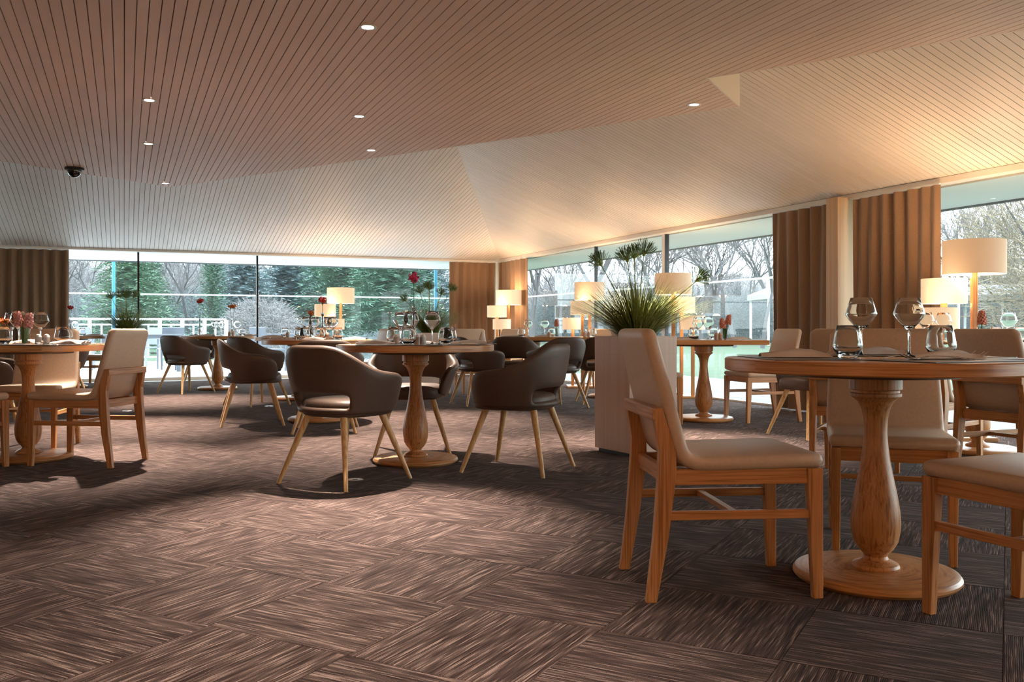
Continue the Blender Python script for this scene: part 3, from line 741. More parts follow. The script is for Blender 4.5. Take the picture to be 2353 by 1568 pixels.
# ================================================================ BROWN ARMCHAIR
def make_armchair():
    r = empty('armchair', (0, 0, 0))
    # angle 0 = back centre (-x); opening at +x
    cols = 40; AMAX = 138
    def top(a):
        a = abs(a)
        pts_ = [(0, .762), (22, .762), (34, .752), (46, .722), (58, .682), (70, .645), (85, .62), (105, .605), (122, .590), (130, .565), (136, .51), (138, .455)]
        for (a0, z0), (a1, z1) in zip(pts_[:-1], pts_[1:]):
            if a <= a1:
                k = (a - a0) / (a1 - a0); return z0 + (z1 - z0) * k
        return pts_[-1][1]
    def rad(a, z):
        # plan: superellipse, flared with height; front extends forward
        t = R(a); cx_, cy_ = -math.cos(t), math.sin(t)
        k = max(0, min(1, (z - .38) / .38))
        ax = .235 + .07 * k if cx_ < 0 else .285
        ay = .240 + .082 * min(1, k * 1.7)
        n = 2.5
        q = (abs(cx_ / ax) ** n + abs(cy_ / ay) ** n) ** (-1 / n)
        return cx_ * q, cy_ * q
    m = MB(); rows = [0, .10, .19, .30, .55, .8, 1.0]
    ang = [-AMAX + 2 * AMAX * i / cols for i in range(cols + 1)]
    for ia, a in enumerate(ang):
        zt = top(a); zb = .385 + (.02 if abs(a) > 130 else 0)
        for rr in rows:
            if rr <= .30: z = zb + min(rr / .30 * .125, (zt - zb) * rr)
            else:
                z3 = zb + min(.125, (zt - zb) * .30); z = z3 + (zt - z3) * (rr - .30) / .70
            x, y = rad(a, z); m.v.append((x, y, z))
    nr = len(rows)
    for i in range(cols):
        am = abs((ang[i] + ang[i + 1]) / 2)
        for j in range(nr - 1):
            if j in (1, 2) and am < 46: continue
            b = i * nr + j; m.f.append((b, b + nr, b + nr + 1, b + 1))
    sh = m.build('shell', M['fabric'], r, smooth=True, solid=.042, sub=1, angle=75)
    # seat cushion
    m = MB(); n = 36
    def se(k_, z):
        o_ = []
        for i in range(n):
            t = 2 * math.pi * i / n; c_, s_ = math.cos(t), math.sin(t); q = (abs(c_) ** 3 + abs(s_) ** 3) ** (-1 / 3)
            ax = .245 if c_ > 0 else .215
            o_.append((c_ * q * ax * k_ + .01, s_ * q * .215 * k_, z))
        return o_
    lay = [(.9, .372), (.97, .378), (1, .39), (1.0, .425), (.985, .445), (.94, .458), (.80, .466), (.45, .47)]
    for k_, z in lay: m.v += se(k_, z)
    for i in range(len(lay) - 1):
        for k_ in range(n):
            k2 = (k_ + 1) % n; m.f.append((i * n + k_, i * n + k2, (i + 1) * n + k2, (i + 1) * n + k_))
    m.f.append(tuple(range(n))[::-1]); m.f.append(tuple((len(lay) - 1) * n + k_ for k_ in range(n)))
    m.build('seat', M['fabric'], r, smooth=True, angle=60)
    for sx, sy in ((-1, -1), (-1, 1), (1, 1), (1, -1)):
        m = MB(); m.tube([(sx * .15, sy * .13, .385), (sx * .262, sy * .252, 0.0)], [.021, .0115], 12); m.build('leg', M['wood_leg'], r, smooth=True, angle=50)
    return r
ac = make_armchair(); GA = 'brown bucket armchairs'
def armchair(x, y, deg, label, first=False):
    if first: o = ac; o.location = (x, y, 0); o.rotation_euler.z = R(deg); tag(o, label, 'armchair', GA); return o
    return copy_tree(ac, (x, y, 0), R(deg), label=label, cat='armchair', group=GA)
armchair(-.93, 5.10, 57, 'brown armchair front left of the middle table, cut-out back towards the camera', True)
armchair(.04, 5.52, 156, 'brown armchair front right of the middle table, high back at its right')
armchair(-.69, 6.35, -84, 'brown armchair behind the middle table, facing the camera, inside of its back lit')
armchair(-2.32, 8.15, 18, 'brown armchair left of the second table, seen from the side')
armchair(-4.33, 12.14, 58, 'small brown armchair far left against the bright terrace')
armchair(-2.85, 10.2, 52, 'brown armchair behind the one seen from the side, before the far table')
armchair(-1.55, 7.62, 98, 'brown armchair directly behind the front left one, back to the camera')
armchair(-.36, 10.3, 25, 'brown armchair under the right rim of the middle table')
armchair(.47, 9.90, 122, 'brown armchair behind the front right one, back high above it')
armchair(.05, 10.85, 78, 'brown armchair under the corner-lamp table, cut-out of its back glowing')
armchair(1.02, 10.5, 95, 'brown armchair in the gap left of the tall planter, only its back corner showing')
armchair(-5.25, 10.6, 100, 'brown armchair half hidden behind the left-edge pale chair')
armchair(-4.12, 7.2, 20, 'brown armchair whose arm shows at the very left edge')
armchair(2.40, 7.25, 200, 'brown armchair hidden behind the nearest table, one splayed leg showing')
armchair(-4.95, 14.5, -75, 'farthest brown armchair against the back windows')

# ================================================================ PLANTERS AND PLANTS
def planter(x, y, rz, label, w_=.4, h_=.80):
    r = empty('planter', (x, y, 0), rz, label=label, cat='planter', group='tall pale planters')
    m = MB(); e = w_ / 2; m.box(-e + .02, e - .02, -e + .02, e - .02, 0, .03); m.build('plinth', M['black'], r)
    m = MB(); z0 = .025
    m.box(-e, e, -e, e, z0, h_ - .12)
    m.build('body', M['planter'], r, bevel=.002)
    m = MB()
    for a, b, c_, d in ((-e, e, -e, -e + .018), (-e, e, e - .018, e), (-e, -e + .018, -e + .018, e - .018), (e - .018, e, -e + .018, e - .018)): m.box(a, b, c_, d, h_ - .12, h_)
    m.build('rim', M['planter'], r)
    m = MB(); m.box(-e + .018, e - .018, -e + .018, e - .018, h_ - .12, h_ - .06); m.build('soil', M['soil'], r)
def rush(x, y, z, seed, label, heads, nb=900, hgt=.36, spread=.42):
    rr = random.Random(seed); r = empty('rush_plant', (x, y, z), 0, label=label, cat='plant', group='rush plants in planters')
    m = MB()
    for i in range(nb):
        az = rr.uniform(0, 2 * math.pi); q = rr.random() ** .42; ln_ = hgt * rr.uniform(.75, 1.12) * (1.0 - .12 * q); out = spread * q * rr.uniform(.75, 1.1)
        d = Vector((math.cos(az), math.sin(az), 0)); b = d * rr.uniform(0, .09) + Vector((rr.uniform(-.02, .02), rr.uniform(-.02, .02), -.03)); w_ = rr.uniform(.0020, .0038)
        side = Vector((-d.y, d.x, 0)); prev = None; n = 4; tz = ln_ * (1 - .30 * q * q)
        L_ = []
        for k_ in range(n + 1):
            t = k_ / n; p = b + d * (out * (t ** 1.25)) + Vector((0, 0, tz * (t - .10 * q * t * t * t)))
            L_.append((p, w_ * (1 - t * .85)))
        for (p, a), (p2, a2) in zip(L_[:-1], L_[1:]):
            m.poly([p - side * a, p + side * a, p2 + side * a2, p2 - side * a2])
    f = m.build('blades', M['blade'], r, merge=False); f['kind'] = 'stuff'
    for (hx, hy, hz_, tx, ty) in heads:
        st = MB(); st.tube([(hx * .12, hy * .12, -.02), (hx * .5, hy * .5, hz_ * .55), (hx, hy, hz_)], [.004, .0035, .003], 6)
        so = st.build('flower_stalk', M['blade'], r, smooth=True)
        ax = Vector((hx - hx * .5, hy - hy * .5, hz_ * .45)).normalized()
        core = MB(); c0 = Vector((hx, hy, hz_)); core.tube([c0, c0 + ax * .02, c0 + ax * .045], [.003, .015, .008], 8); core.build('core', M['head_core'], so)
        hd = MB()
        for i in range(130):
            v_ = Vector((rr.gauss(0, 1), rr.gauss(0, 1), rr.gauss(0, 1))).normalized(); v_ = (v_ + ax * .9).normalized()
            if v_.dot(ax) < .12: continue
            l_ = rr.uniform(.07, .105); p0 = c0 + ax * .015; p1 = p0 + v_ * l_ * .6; p2 = p0 + v_ * l_ + ax * .012
            sd = v_.orthogonal().normalized(); s2 = v_.cross(sd)
            for q_ in (sd,):
                hd.poly([p0 - q_ * .0011, p0 + q_ * .0011, p1 + q_ * .0011, p1 - q_ * .0011]); hd.poly([p1 - q_ * .0011, p1 + q_ * .0011, p2 + q_ * .0019, p2 - q_ * .0019])
                hd.poly([p1 - s2 * .0011, p1 + s2 * .0011, p2 + s2 * .0019, p2 - s2 * .0019])
        hd.build('flower_head', M['head'], so, merge=False)
planter(.85, 6.30, R(29.6), 'tall pale planter right of the middle table, with the big rush plant')
px_, py_ = .86, 6.30
def hd(px, py): return ((px - CX) / FPX * 6.3 - px_, (CY - py) / FPX * 6.3 + H - .80)
HD = []
for (a, b), yy in (((1385, 612), .05), ((1440, 605), -.05), ((1462, 595), .10), ((1478, 590), -.02), ((1598, 648), .0)):
    x_, z_ = hd(a, b); HD.append((x_, yy, z_, 0, 0))
rush(px_, py_, .80, 11, 'big rush plant with green papyrus heads in the tall planter', HD, 2100, .46, .60)
planter(-1.06, 11.8, R(30), 'pale planter behind the middle table glasses')
rush(-1.06, 11.8, .80, 12, 'rush plant with papyrus heads behind the pink carnation', [(-.12, 0, .50, 0, 0), (-.02, .05, .56, 0, 0), (.0, -.08, .54, 0, 0), (.14, .0, .48, 0, 0), (.26, .02, .53, 0, 0), (-.3, 0, .40, 0, 0)], 1000, .46, .56)
planter(-5.62, 13.35, R(30), 'pale planter hidden behind the left pale chair')
rush(-5.62, 13.35, .80, 13, 'rush plant before the left terrace window, above the pale chair back', [(-.22, 0, .48, 0, 0), (-.12, .05, .50, 0, 0), (.0, -.05, .49, 0, 0), (.08, .03, .50, 0, 0), (-.05, .1, .5, 0, 0)], 1000, .46, .62)

# ================================================================ TABLEWARE
ZT = .75
def wine_mesh():
    prof_o = [(.0001, 0), (.036, 0), (.038, .0015), (.034, .0028), (.012, .0055), (.0055, .012), (.0040, .022), (.0038, .06), (.0042, .082), (.0062, .094), (.014, .103), (.026, .113), (.040, .130), (.0535, .150), (.0540, .154), (.0515, .162), (.045, .184), (.0365, .2115)]
    prof_i = [(.0357, .2115), (.0440, .184), (.0505, .162), (.0528, .154), (.0522, .1505), (.039, .1315), (.025, .1150), (.012, .1062), (.0001, .1045)]
    m = MB(); m.lathe(prof_o + prof_i, 36); return m.mesh('wine_glass', M['glass'], smooth=True, angle=80)
def tumbler_mesh():
    prof_o = [(.0001, 0), (.026, 0), (.0285, .003), (.031, .008), (.0405, .020), (.0475, .034), (.0490, .041), (.0475, .052), (.0415, .085), (.0355, .112)]
    prof_i = [(.0340, .112), (.0400, .085), (.0460, .052), (.0474, .041), (.0458, .035), (.038, .0225), (.022, .0150), (.0001, .014)]
    m = MB(); m.lathe(prof_o + prof_i, 36); return m.mesh('tumbler', M['glass'], smooth=True, angle=80)
def cup_vase():  # straight cylinder
    m = MB(); m.lathe([(.0001, 0), (.029, 0), (.030, .002), (.030, .11), (.0285, .11), (.0285, .008), (.0001, .008)], 28); return m.mesh('vase', M['glass_thin'], smooth=True, angle=60)
def bottle_vase():
    m = MB(); m.lathe([(.0001, 0), (.022, 0), (.027, .006), (.030, .03), (.027, .06), (.015, .085), (.0115, .11), (.011, .22), (.0135, .25), (.012, .25), (.0095, .22), (.0001, .21)], 24); return m.mesh('vase', M['glass'], smooth=True, angle=60)
def napkin_mesh(seed):
    rr = random.Random(seed); m = MB(); nx, ny = 22, 7
    for side in (1, -1):
        for i in range(nx + 1):
            k = i / nx; wd = .026 + .022 * k ** 1.6 + .006 * math.sin(7 * k); h_ = .012 + .016 * math.sin(math.pi * min(1, k * 1.05)) * (.5 + k) * .9
            for j in range(ny + 1):
                v_ = j / ny * 2 - 1; prof = math.sqrt(max(0, 1 - v_ * v_)) * .85 + .15 * (1 - abs(v_))
                z = (h_ * prof if side > 0 else 0) + .003 * math.sin(9 * v_ + 12 * k) * prof * (side > 0) * (.3 + k)
                x = -.115 + .23 * k + .008 * math.sin(3.2 * v_) * k
                m.v.append((x, wd * v_ * (1 + .05 * math.sin(20 * k)), max(0, z) + .001 + (0.0 if side < 0 else .0006)))
    q = (nx + 1) * (ny + 1)
    for i in range(nx):
        for j in range(ny):
            a = i * (ny + 1) + j; m.f.append((a, a + ny + 1, a + ny + 2, a + 1)); a += q; m.f.append((a, a + 1, a + ny + 2, a + ny + 1))
    # ruffled pleats at the open end
    for j in range(5):
        y0 = -.035 + .0175 * j; l_ = rr.uniform(.02, .035); zt = rr.uniform(.014, .03)
        m.poly([(.10, y0 - .009, .002), (.10, y0 + .009, .002), (.115 + l_, y0 + .006, .004 + zt * .3), (.112 + l_, y0 - .004, zt * .5)])
        m.poly([(.10, y0 - .009, .004), (.10, y0 + .009, .004), (.108 + l_, y0 + .003, zt), (.105 + l_, y0 - .006, zt)])
    return m.mesh('napkin', M['napkin'], smooth=True, angle=60, merge=False)
def mat_mesh():
    m = MB(); m.box(-.21, .21, -.145, .145, 0, .003); return m.mesh('placemat', M['slate'], bevel=.001)
def fork_mesh():
    m = MB(); m.bar((-.10, 0, .002), (-.04, 0, .011), .015, .0022, .010, .0022); m.bar((-.04, 0, .011), (.02, 0, .0125), .010, .0022, .0065, .0026); m.bar((.02, 0, .0125), (.045, 0, .006), .0065, .0024, .016, .002); m.bar((.045, 0, .006), (.055, 0, .004), .016, .0018, .025, .0018)
    for i in range(4):
        y = -.0105 + .007 * i; m.bar((.055, y, .004), (.080, y, .0065), .0044, .002, .0042, .0018); m.bar((.080, y, .0065), (.105, y, .018), .0042, .0018, .002, .0012)
    return m.mesh('fork', M['steel'], bevel=.0005)
def knife_mesh():
    m = MB(); m.bar((-.11, 0, .004), (.0, 0, .004), .015, .005, .011, .005); m.prism([(0, -.006), (.07, -.010), (.105, -.004), (.112, .004), (.10, .006), (0, .006)], .0035, .0052); return m.mesh('knife', M['steel'], bevel=.0006)
def spoon_mesh():
    m = MB(); m.bar((-.09, 0, .003), (.02, 0, .005), .013, .002, .005, .002)
    n = 14; b = len(m.v)
    for i in range(n): t = 2 * math.pi * i / n; m.v.append((.047 + .028 * math.cos(t), .0185 * math.sin(t), .007))
    for i in range(n): t = 2 * math.pi * i / n; m.v.append((.047 + .014 * math.cos(t), .009 * math.sin(t), .0015))
    for i in range(n): j = (i + 1) % n; m.f.append((b + i, b + j, b + n + j, b + n + i))
    m.f.append(tuple(b + n + i for i in range(n))); return m.mesh('spoon', M['steel'], smooth=True)
def shaker_mesh(kind):
    m = MB(); m.lathe([(.0001, 0), (.0185, 0), (.0195, .003), (.0195, .045), (.0205, .0465), (.0205, .049), (.018, .051), (.015, .060), (.008, .066), (.0001, .068)], 20)
    return m.mesh('shaker', M['porcelain'] if kind == 0 else M['planter'], smooth=True, angle=45)
ME = dict(wine=wine_mesh(), tumbler=tumbler_mesh(), cup=cup_vase(), bottle=bottle_vase(), napkin=napkin_mesh(3), napkin2=napkin_mesh(8), mat=mat_mesh(), fork=fork_mesh(), knife=knife_mesh(), spoon=spoon_mesh(), shaker=shaker_mesh(0), shaker2=shaker_mesh(1))
GRP = dict(wine='stemmed wine glasses', tumbler='tumblers', napkin='folded napkins', napkin2='folded napkins', mat='dark placemats', fork='forks', knife='knives', spoon='spoons', shaker='salt and pepper pots', shaker2='salt and pepper pots')
CAT = dict(wine='wine glass', tumbler='tumbler', napkin='napkin', napkin2='napkin', mat='placemat', fork='fork', knife='knife', spoon='spoon', shaker='salt pot', shaker2='salt pot')
NAM = dict(wine='wine_glass', tumbler='tumbler', napkin='napkin', napkin2='napkin', mat='placemat', fork='fork', knife='knife', spoon='spoon', shaker='salt_pot', shaker2='salt_pot')
def put(k, x, y, label, rz=0, z=0):
    o = link(NAM[k], ME[k], None, (x, y, ZT + z), rz); return tag(o, label, CAT[k], GRP[k] + ' on the tables')
def petals(m, c0, r_, n, rr, flat=.7):
    for i in range(n):
        v_ = Vector((rr.gauss(0, 1), rr.gauss(0, 1), rr.gauss(0, flat))).normalized(); p = c0 + v_ * r_ * rr.uniform(.35, 1); s1 = v_.orthogonal().normalized(); s1.rotate(Matrix.Rotation(rr.uniform(0, 6), 3, v_)); s2 = v_.cross(s1); w_ = r_ * .34
        tilt = v_ * rr.uniform(-.3, .5) * w_
        m.poly([p - s1 * w_, p - s2 * w_ * .6 + tilt, p + s1 * w_, p + s2 * w_ * .6 - tilt])
def hyacinth(x, y, label, seed, pale=False, n=2, lean=.02, sc=1):
    rr = random.Random(seed); r = empty('hyacinth_vase', (x, y, ZT), 0, label=label, cat='flower vase', group='flower vases on the tables')
    link('vase', ME['cup'], r)
    w_ = MB(); w_.lathe([(.0001, .009), (.028, .009), (.028, .045), (.0001, .045)], 20); w_.build('water', M['water'], r, smooth=True, angle=50)
    for i in range(n):
        ox = rr.uniform(-.012, .012) + (i - (n - 1) / 2) * lean; oy = rr.uniform(-.01, .01); tz = rr.uniform(.155, .185) * sc
        m = MB(); m.tube([(ox * .3, oy, .012), (ox, oy, tz)], [.005, .004], 6); st = m.build('stem', M['stem_green'], r, smooth=True)
        m = MB()
        for j in range(46):
            k = j / 46; c0 = Vector((ox * (1 + .5 * k), oy, tz - .065 + .085 * k)); az = j * 2.4; rad_ = .025 * (1 - .5 * k ** 3)
            b = c0 + Vector((math.cos(az), math.sin(az), 0)) * rad_; up_ = Vector((math.cos(az), math.sin(az), .25)).normalized(); s1 = up_.cross(Vector((0, 0, 1))).normalized(); s2 = s1.cross(up_)
            for p_ in range(5):
                t = p_ * 2 * math.pi / 5 + j; d = s1 * math.cos(t) + s2 * math.sin(t); sd = up_.cross(d)
                m.poly([b - sd * .0028, b + sd * .0028, b + d * .011 + up_ * .004 + sd * .0012, b + d * .013 + up_ * .001, b + d * .011 + up_ * .004 - sd * .0012])
            m.tube([c0, b], [.004, .0085], 5)
        m.build('flower_spike', M['hyacinth_pale'] if pale else M['hyacinth'], st, merge=False)
    for i in range(5):
        az = rr.uniform(0, 6.28); d = Vector((math.cos(az), math.sin(az), 0)); sd = Vector((-d.y, d.x, 0)); l_ = rr.uniform(.12, .17)
        m = MB(); P_ = [Vector((0, 0, .012)) + d * .012, Vector((0, 0, l_ * .6)) + d * .019, Vector((0, 0, l_)) + d * rr.uniform(.022, .034)]
        for a, b, wa, wb in ((P_[0], P_[1], .006, .010), (P_[1], P_[2], .010, .001)): m.poly([a - sd * wa, a + sd * wa, b + sd * wb, b - sd * wb])
        m.build('leaf', M['leaf'], r)
    return r
def carnation(x, y, top, label, seed, col='red', heads=((0, 0),), vase=True, vh=.25, size=.034):
    rr = random.Random(seed); r = empty('carnation_vase', (x, y, ZT), 0, label=label, cat='flower vase', group='flower vases on the tables')
    if vase: link('vase', ME['bottle'], r)
    for dx, dz in heads:
        h_ = top - ZT + dz
        m = MB(); m.tube([(0, 0, .02), (dx * .3, 0, h_ * .5), (dx, 0, h_ - .03)], [.0026, .0024, .0026], 6); m.tube([(dx, 0, h_ - .045), (dx, 0, h_ - .02), (dx, 0, h_ - .006)], [.003, .007, .009], 8)
        st = m.build('stem', M['stem_green'], r, smooth=True)
        m = MB(); petals(m, Vector((dx, 0, h_ + .006)), size, 90, rr, .55); m.build('bloom', M[col], st, merge=False)
    return r
NEAR = 'on the nearest table'
# --- nearest table
put('mat', .965, 3.09, 'dark placemat under the left napkin of the nearest table', R(92))
put('mat', 1.35, 2.85, 'dark placemat under the forks at the front of the nearest table', R(25))
put('mat', 1.33, 3.40, 'dark placemat behind the two wine glasses of the nearest table', R(-15))
put('mat', 1.545, 3.13, 'dark placemat at the right edge of the picture on the nearest table', R(88))
put('napkin', .955, 3.09, 'taupe napkin at the left rim of the nearest table, flared end to the right', R(-4), .004)
put('napkin2', 1.345, 3.40, 'pale napkin behind the right wine glass of the nearest table', R(8), .004)
put('napkin', 1.385, 2.93, 'taupe napkin beside the forks of the nearest table', R(10), .004)
put('wine', 1.253, 3.28, 'left wine glass on the nearest table, towering over the tumbler')
put('wine', 1.425, 3.28, 'right wine glass on the nearest table, before the lamp')
put('tumbler', 1.135, 3.09, 'tumbler at the front left of the nearest table, overlapping a wine glass stem')
put('tumbler', 1.455, 3.10, 'tumbler at the right of the nearest table behind the napkin')
put('fork', 1.295, 2.80, 'front fork of the pair on the nearest table, tines to the left', R(175), .004)
put('fork', 1.325, 2.835, 'second fork of the pair on the nearest table, just behind the front one', R(168), .004)
put('fork', 1.30, 3.02, 'fork lying behind the taupe napkin of the nearest table', R(20), 0)
put('knife', .90, 3.20, 'knife at the left rim of the nearest table, its tip past the napkin', R(172), .004)
put('knife', 1.515, 2.93, 'dark-edged knife at the right edge on the nearest table', R(4), .004)
put('spoon', 1.10, 3.24, 'spoon left of the tumbler on the nearest table', R(-50), .0)
# --- middle table
C_ = 'of the middle table'
def P(px, d): return at(px, d)
put('mat', *P(872, 5.62), 'dark placemat at the left rim ' + C_, R(100)); put('mat', *P(1062, 5.75), 'dark placemat at the right rim ' + C_, R(82)); put('mat', *P(965, 6.12), 'dark placemat at the far side ' + C_, R(4))
put('mat', *P(948, 5.50), 'dark placemat at the near side ' + C_, R(-6))
put('napkin', *P(868, 5.60), 'napkin lying at the left rim ' + C_, R(170), .004)
put('napkin2', *P(1078, 5.72), 'napkin lying at the right rim ' + C_, R(5), .004)
m = MB(); n_ = 16; m.lathe([(.030, 0), (.022, .03), (.010, .068), (.001, .082)], n_); o = m.build('napkin', M['napkin'], None, (*P(1108, 5.80), ZT + .004), 0, smooth=True); tag(o, 'napkin folded into a standing cone at the right rim of the middle table', 'napkin', 'folded napkins on the tables')
put('wine', *P(921, 6.10), 'left of three wine glasses ' + C_); put('wine', *P(944, 5.90), 'centre of three wine glasses, before the vase ' + C_); put('wine', *P(993, 5.85), 'right of three wine glasses, alone before the rush plant ' + C_)
put('tumbler', *P(905, 6.02), 'tumbler at the left behind the others ' + C_); put('tumbler', *P(938, 5.58), 'front tumbler ' + C_); put('tumbler', *P(1024, 5.85), 'tumbler near the right napkin ' + C_)
put('tumbler', *P(1033, 6.15), 'far tumbler behind the right one ' + C_)
put('shaker', *P(911, 5.75), 'white salt pot behind the front tumbler ' + C_); put('shaker', *P(959, 5.70), 'middle white pepper pot ' + C_); put('shaker', *P(972, 5.66), 'right white salt pot ' + C_)
put('fork', *P(1005, 5.62), 'fork near the foot of the right wine glass ' + C_, R(80)); put('knife', *P(1040, 5.60), 'knife beside the right napkin ' + C_, R(60)); put('fork', *P(905, 5.48), 'fork beside the left napkin ' + C_, R(10))
put('knife', *P(1100, 5.62), 'knife tip overhanging the right rim ' + C_, R(-10), .004)
carnation(*P(951, 6.0), 1.178, 'single magenta carnation in a slim glass bottle on the middle table', 21, 'pink', size=.040)
# --- left table
C_ = 'of the left-edge table'
put('mat', *P(160, 5.85), 'dark placemat at the right rim ' + C_, R(85)); put('mat', *P(60, 5.62), 'dark placemat at the near rim ' + C_, R(3))
put('napkin', *P(158, 5.72), 'white napkin at the right rim ' + C_, R(-5), .004); put('napkin2', *P(62, 5.95), 'white napkin beside the pots ' + C_, R(2), .003)
put('wine', *P(93, 6.15), 'wine glass standing right of the hyacinths ' + C_); put('wine', *P(28, 6.2), 'leftmost wine glass ' + C_); put('wine', *P(43, 5.95), 'wine glass just left of the hyacinths ' + C_)
put('tumbler', *P(143, 6.0), 'tumbler above the white napkin ' + C_); put('tumbler', *P(8, 5.8), 'tumbler at the very edge ' + C_); put('tumbler', *P(150, 6.3), 'far tumbler behind the right one ' + C_)
put('shaker', *P(88, 5.72), 'left white salt pot ' + C_); put('shaker', *P(107, 5.72), 'right white pepper pot ' + C_)
put('fork', *P(110, 5.58), 'fork in front of the pots ' + C_, R(150)); put('knife', *P(205, 5.92), 'knife at the right rim ' + C_, R(10), .004)
hyacinth(*P(57, 5.66), 'pale pink hyacinths in a glass on the left-edge table', 31, True, 2, .035, 1.1)
carnation(*P(10, 6.2), .90, 'orange carnations in a glass at the left edge', 32, 'orange', ((-.03, 0), (.02, -.01)), vase=False, size=.03)
# --- second table
C_ = 'of the table behind the middle one'
for i, (px, d) in enumerate(((705, 8.5), (722, 8.7), (750, 8.6), (764, 8.35))): put('wine', *P(px, d), ('first', 'second', 'third', 'last')[i] + ' wine glass from the left ' + C_)
for i, (px, d) in enumerate(((688, 8.3), (700, 8.15), (735, 8.2), (776, 8.3))): put('tumbler', *P(px, d), ('first', 'second', 'third', 'last')[i] + ' tumbler from the left ' + C_)
put('napkin', *P(650, 8.25), 'napkin at the left rim ' + C_, R(176)); put('napkin2', *P(718, 8.1), 'napkin at the near rim ' + C_, R(4)); put('napkin', *P(812, 8.35), 'napkin at the right rim ' + C_, R(6))
put('shaker2', *P(740, 8.36), 'tan salt pot beside the red carnation ' + C_); put('shaker2', *P(752, 8.25), 'tan pepper pot ' + C_)
carnation(*P(741, 8.5), 1.11, 'tall red carnation in a slim bottle on the table behind the middle one', 41, 'red', size=.04)
carnation(*P(714, 8.75), .995, 'shorter orange carnation on the table behind the middle one', 42, 'orange', size=.035)
# --- far tables
C_ = 'of the far table with two tall carnations'
put('wine', *P(493, 12.7), 'left wine glass ' + C_); put('wine', *P(508, 12.9), 'middle wine glass ' + C_); put('wine', *P(545, 12.8), 'right wine glass ' + C_); put('tumbler', *P(556, 12.6), 'tumbler ' + C_)
put('shaker2', *P(527, 12.5), 'tan salt pot ' + C_); put('shaker2', *P(535, 12.5), 'tan pepper pot ' + C_); put('napkin', *P(470, 12.5), 'napkin at the left ' + C_, R(3)); put('napkin2', *P(568, 12.7), 'napkin at the right ' + C_, R(3))
carnation(*P(459, 12.8), 1.24, 'tallest red carnation on the far table before the railing', 51, 'red', ((-.012, -.01), (.02, .0)), size=.042)
carnation(*P(533, 12.9), 1.16, 'orange carnation on the far table before the round bush', 52, 'orange', ((-.02, 0), (.03, .0)), size=.036)
C_ = 'of the far table behind the left one of the pair'
put('tumbler', *P(655, 11.0), 'tumbler ' + C_); put('shaker2', *P(661, 10.8), 'tan pot ' + C_); put('napkin', *P(625, 10.9), 'napkin ' + C_)
C_ = 'of the square table before the corner lamps'
put('tumbler', *P(1198, 11.1), 'left tumbler ' + C_); put('wine', *P(1214, 11.3), 'left wine glass ' + C_); put('wine', *P(1252, 11.4), 'right wine glass ' + C_); put('tumbler', *P(1268, 11.5), 'right tumbler ' + C_)
put('napkin', *P(1172, 11.1), 'napkin at the left ' + C_); put('napkin2', *P(1250, 11.1), 'napkin at the middle ' + C_); put('shaker2', *P(1262, 11.05), 'tan pot ' + C_)
hyacinth(*P(1279, 11.2), 'small coral hyacinth in a glass on the square table before the corner lamps', 61, False, 1, .02, 1.1)
C_ = 'of the square table behind the tall planter'
put('shaker2', *P(1344, 11.1), 'left tan pot ' + C_); put('shaker2', *P(1353, 11.1), 'right tan pot ' + C_); put('tumbler', *P(1362, 11.3), 'tumbler ' + C_)
C_ = 'of the square table by the lawn window'
put('wine', *P(1604, 8.45), 'left wine glass ' + C_); put('wine', *P(1627, 8.5), 'right wine glass ' + C_); put('tumbler', *P(1594, 8.3), 'left tumbler ' + C_); put('tumbler', *P(1640, 8.7), 'right tumbler ' + C_)
put('shaker2', *P(1646, 8.3), 'left tan pot ' + C_); put('shaker2', *P(1655, 8.3), 'right tan pot ' + C_); put('napkin', *P(1695, 8.35), 'napkin at the right ' + C_, R(5)); put('napkin2', *P(1572, 8.3), 'napkin at the left ' + C_); put('fork', *P(1676, 8.2), 'fork ' + C_, R(150))
put('mat', *P(1700, 8.45), 'placemat at the right ' + C_, R(90))
hyacinth(*P(1666, 8.4), 'coral hyacinths in a glass on the square table by the lawn window', 71, False, 2, .03, 1.12)
C_ = 'of the right-hand table behind the chair backs'
put('wine', *P(2128, 6.2), 'left wine glass ' + C_); put('wine', *P(2168, 6.35), 'second wine glass ' + C_); put('tumbler', *P(2290, 6.1), 'left tumbler ' + C_); put('wine', *P(2318, 6.25), 'right wine glass ' + C_); put('tumbler', *P(2345, 6.2), 'right tumbler ' + C_)
hyacinth(*P(2256, 5.98), 'coral hyacinth rising above the pale chair backs at the right', 81, False, 1, .03, 1.15)
C_ = 'of the far table in the left corner'
put('wine', *P(172, 13.1), 'left wine glass ' + C_); put('tumbler', *P(190, 13.0), 'tumbler ' + C_); put('napkin', *P(215, 13.0), 'napkin ' + C_)
carnation(*P(161, 13.2), 1.16, 'thin red carnation at the edge of the dark left curtain', 91, 'red', ((-.01, 0), (.015, -.01)), size=.036)
# floor sockets
def socket(px, py, label):
    d = FPX * H / (py - CY); m = MB(); m.lathe([(.0001, 0), (.045, 0), (.047, .002), (.043, .0045), (.0001, .0045)], 28)
    o = m.build('floor_socket', M['socket'], None, (*at(px, d), .0002), smooth=True, angle=40); tag(o, label, 'floor socket', 'round metal floor sockets')
    s_ = MB(); s_.box(-.014, .014, -.004, .004, .0045, .0062); s_.build('latch', M['dark_metal'], o)
socket(816, 1104, 'round metal floor socket beside the front left armchair leg'); socket(618, 934.5, 'round metal floor socket between the armchairs at the left'); socket(292, 945, 'round metal floor socket beyond the left pale chair')

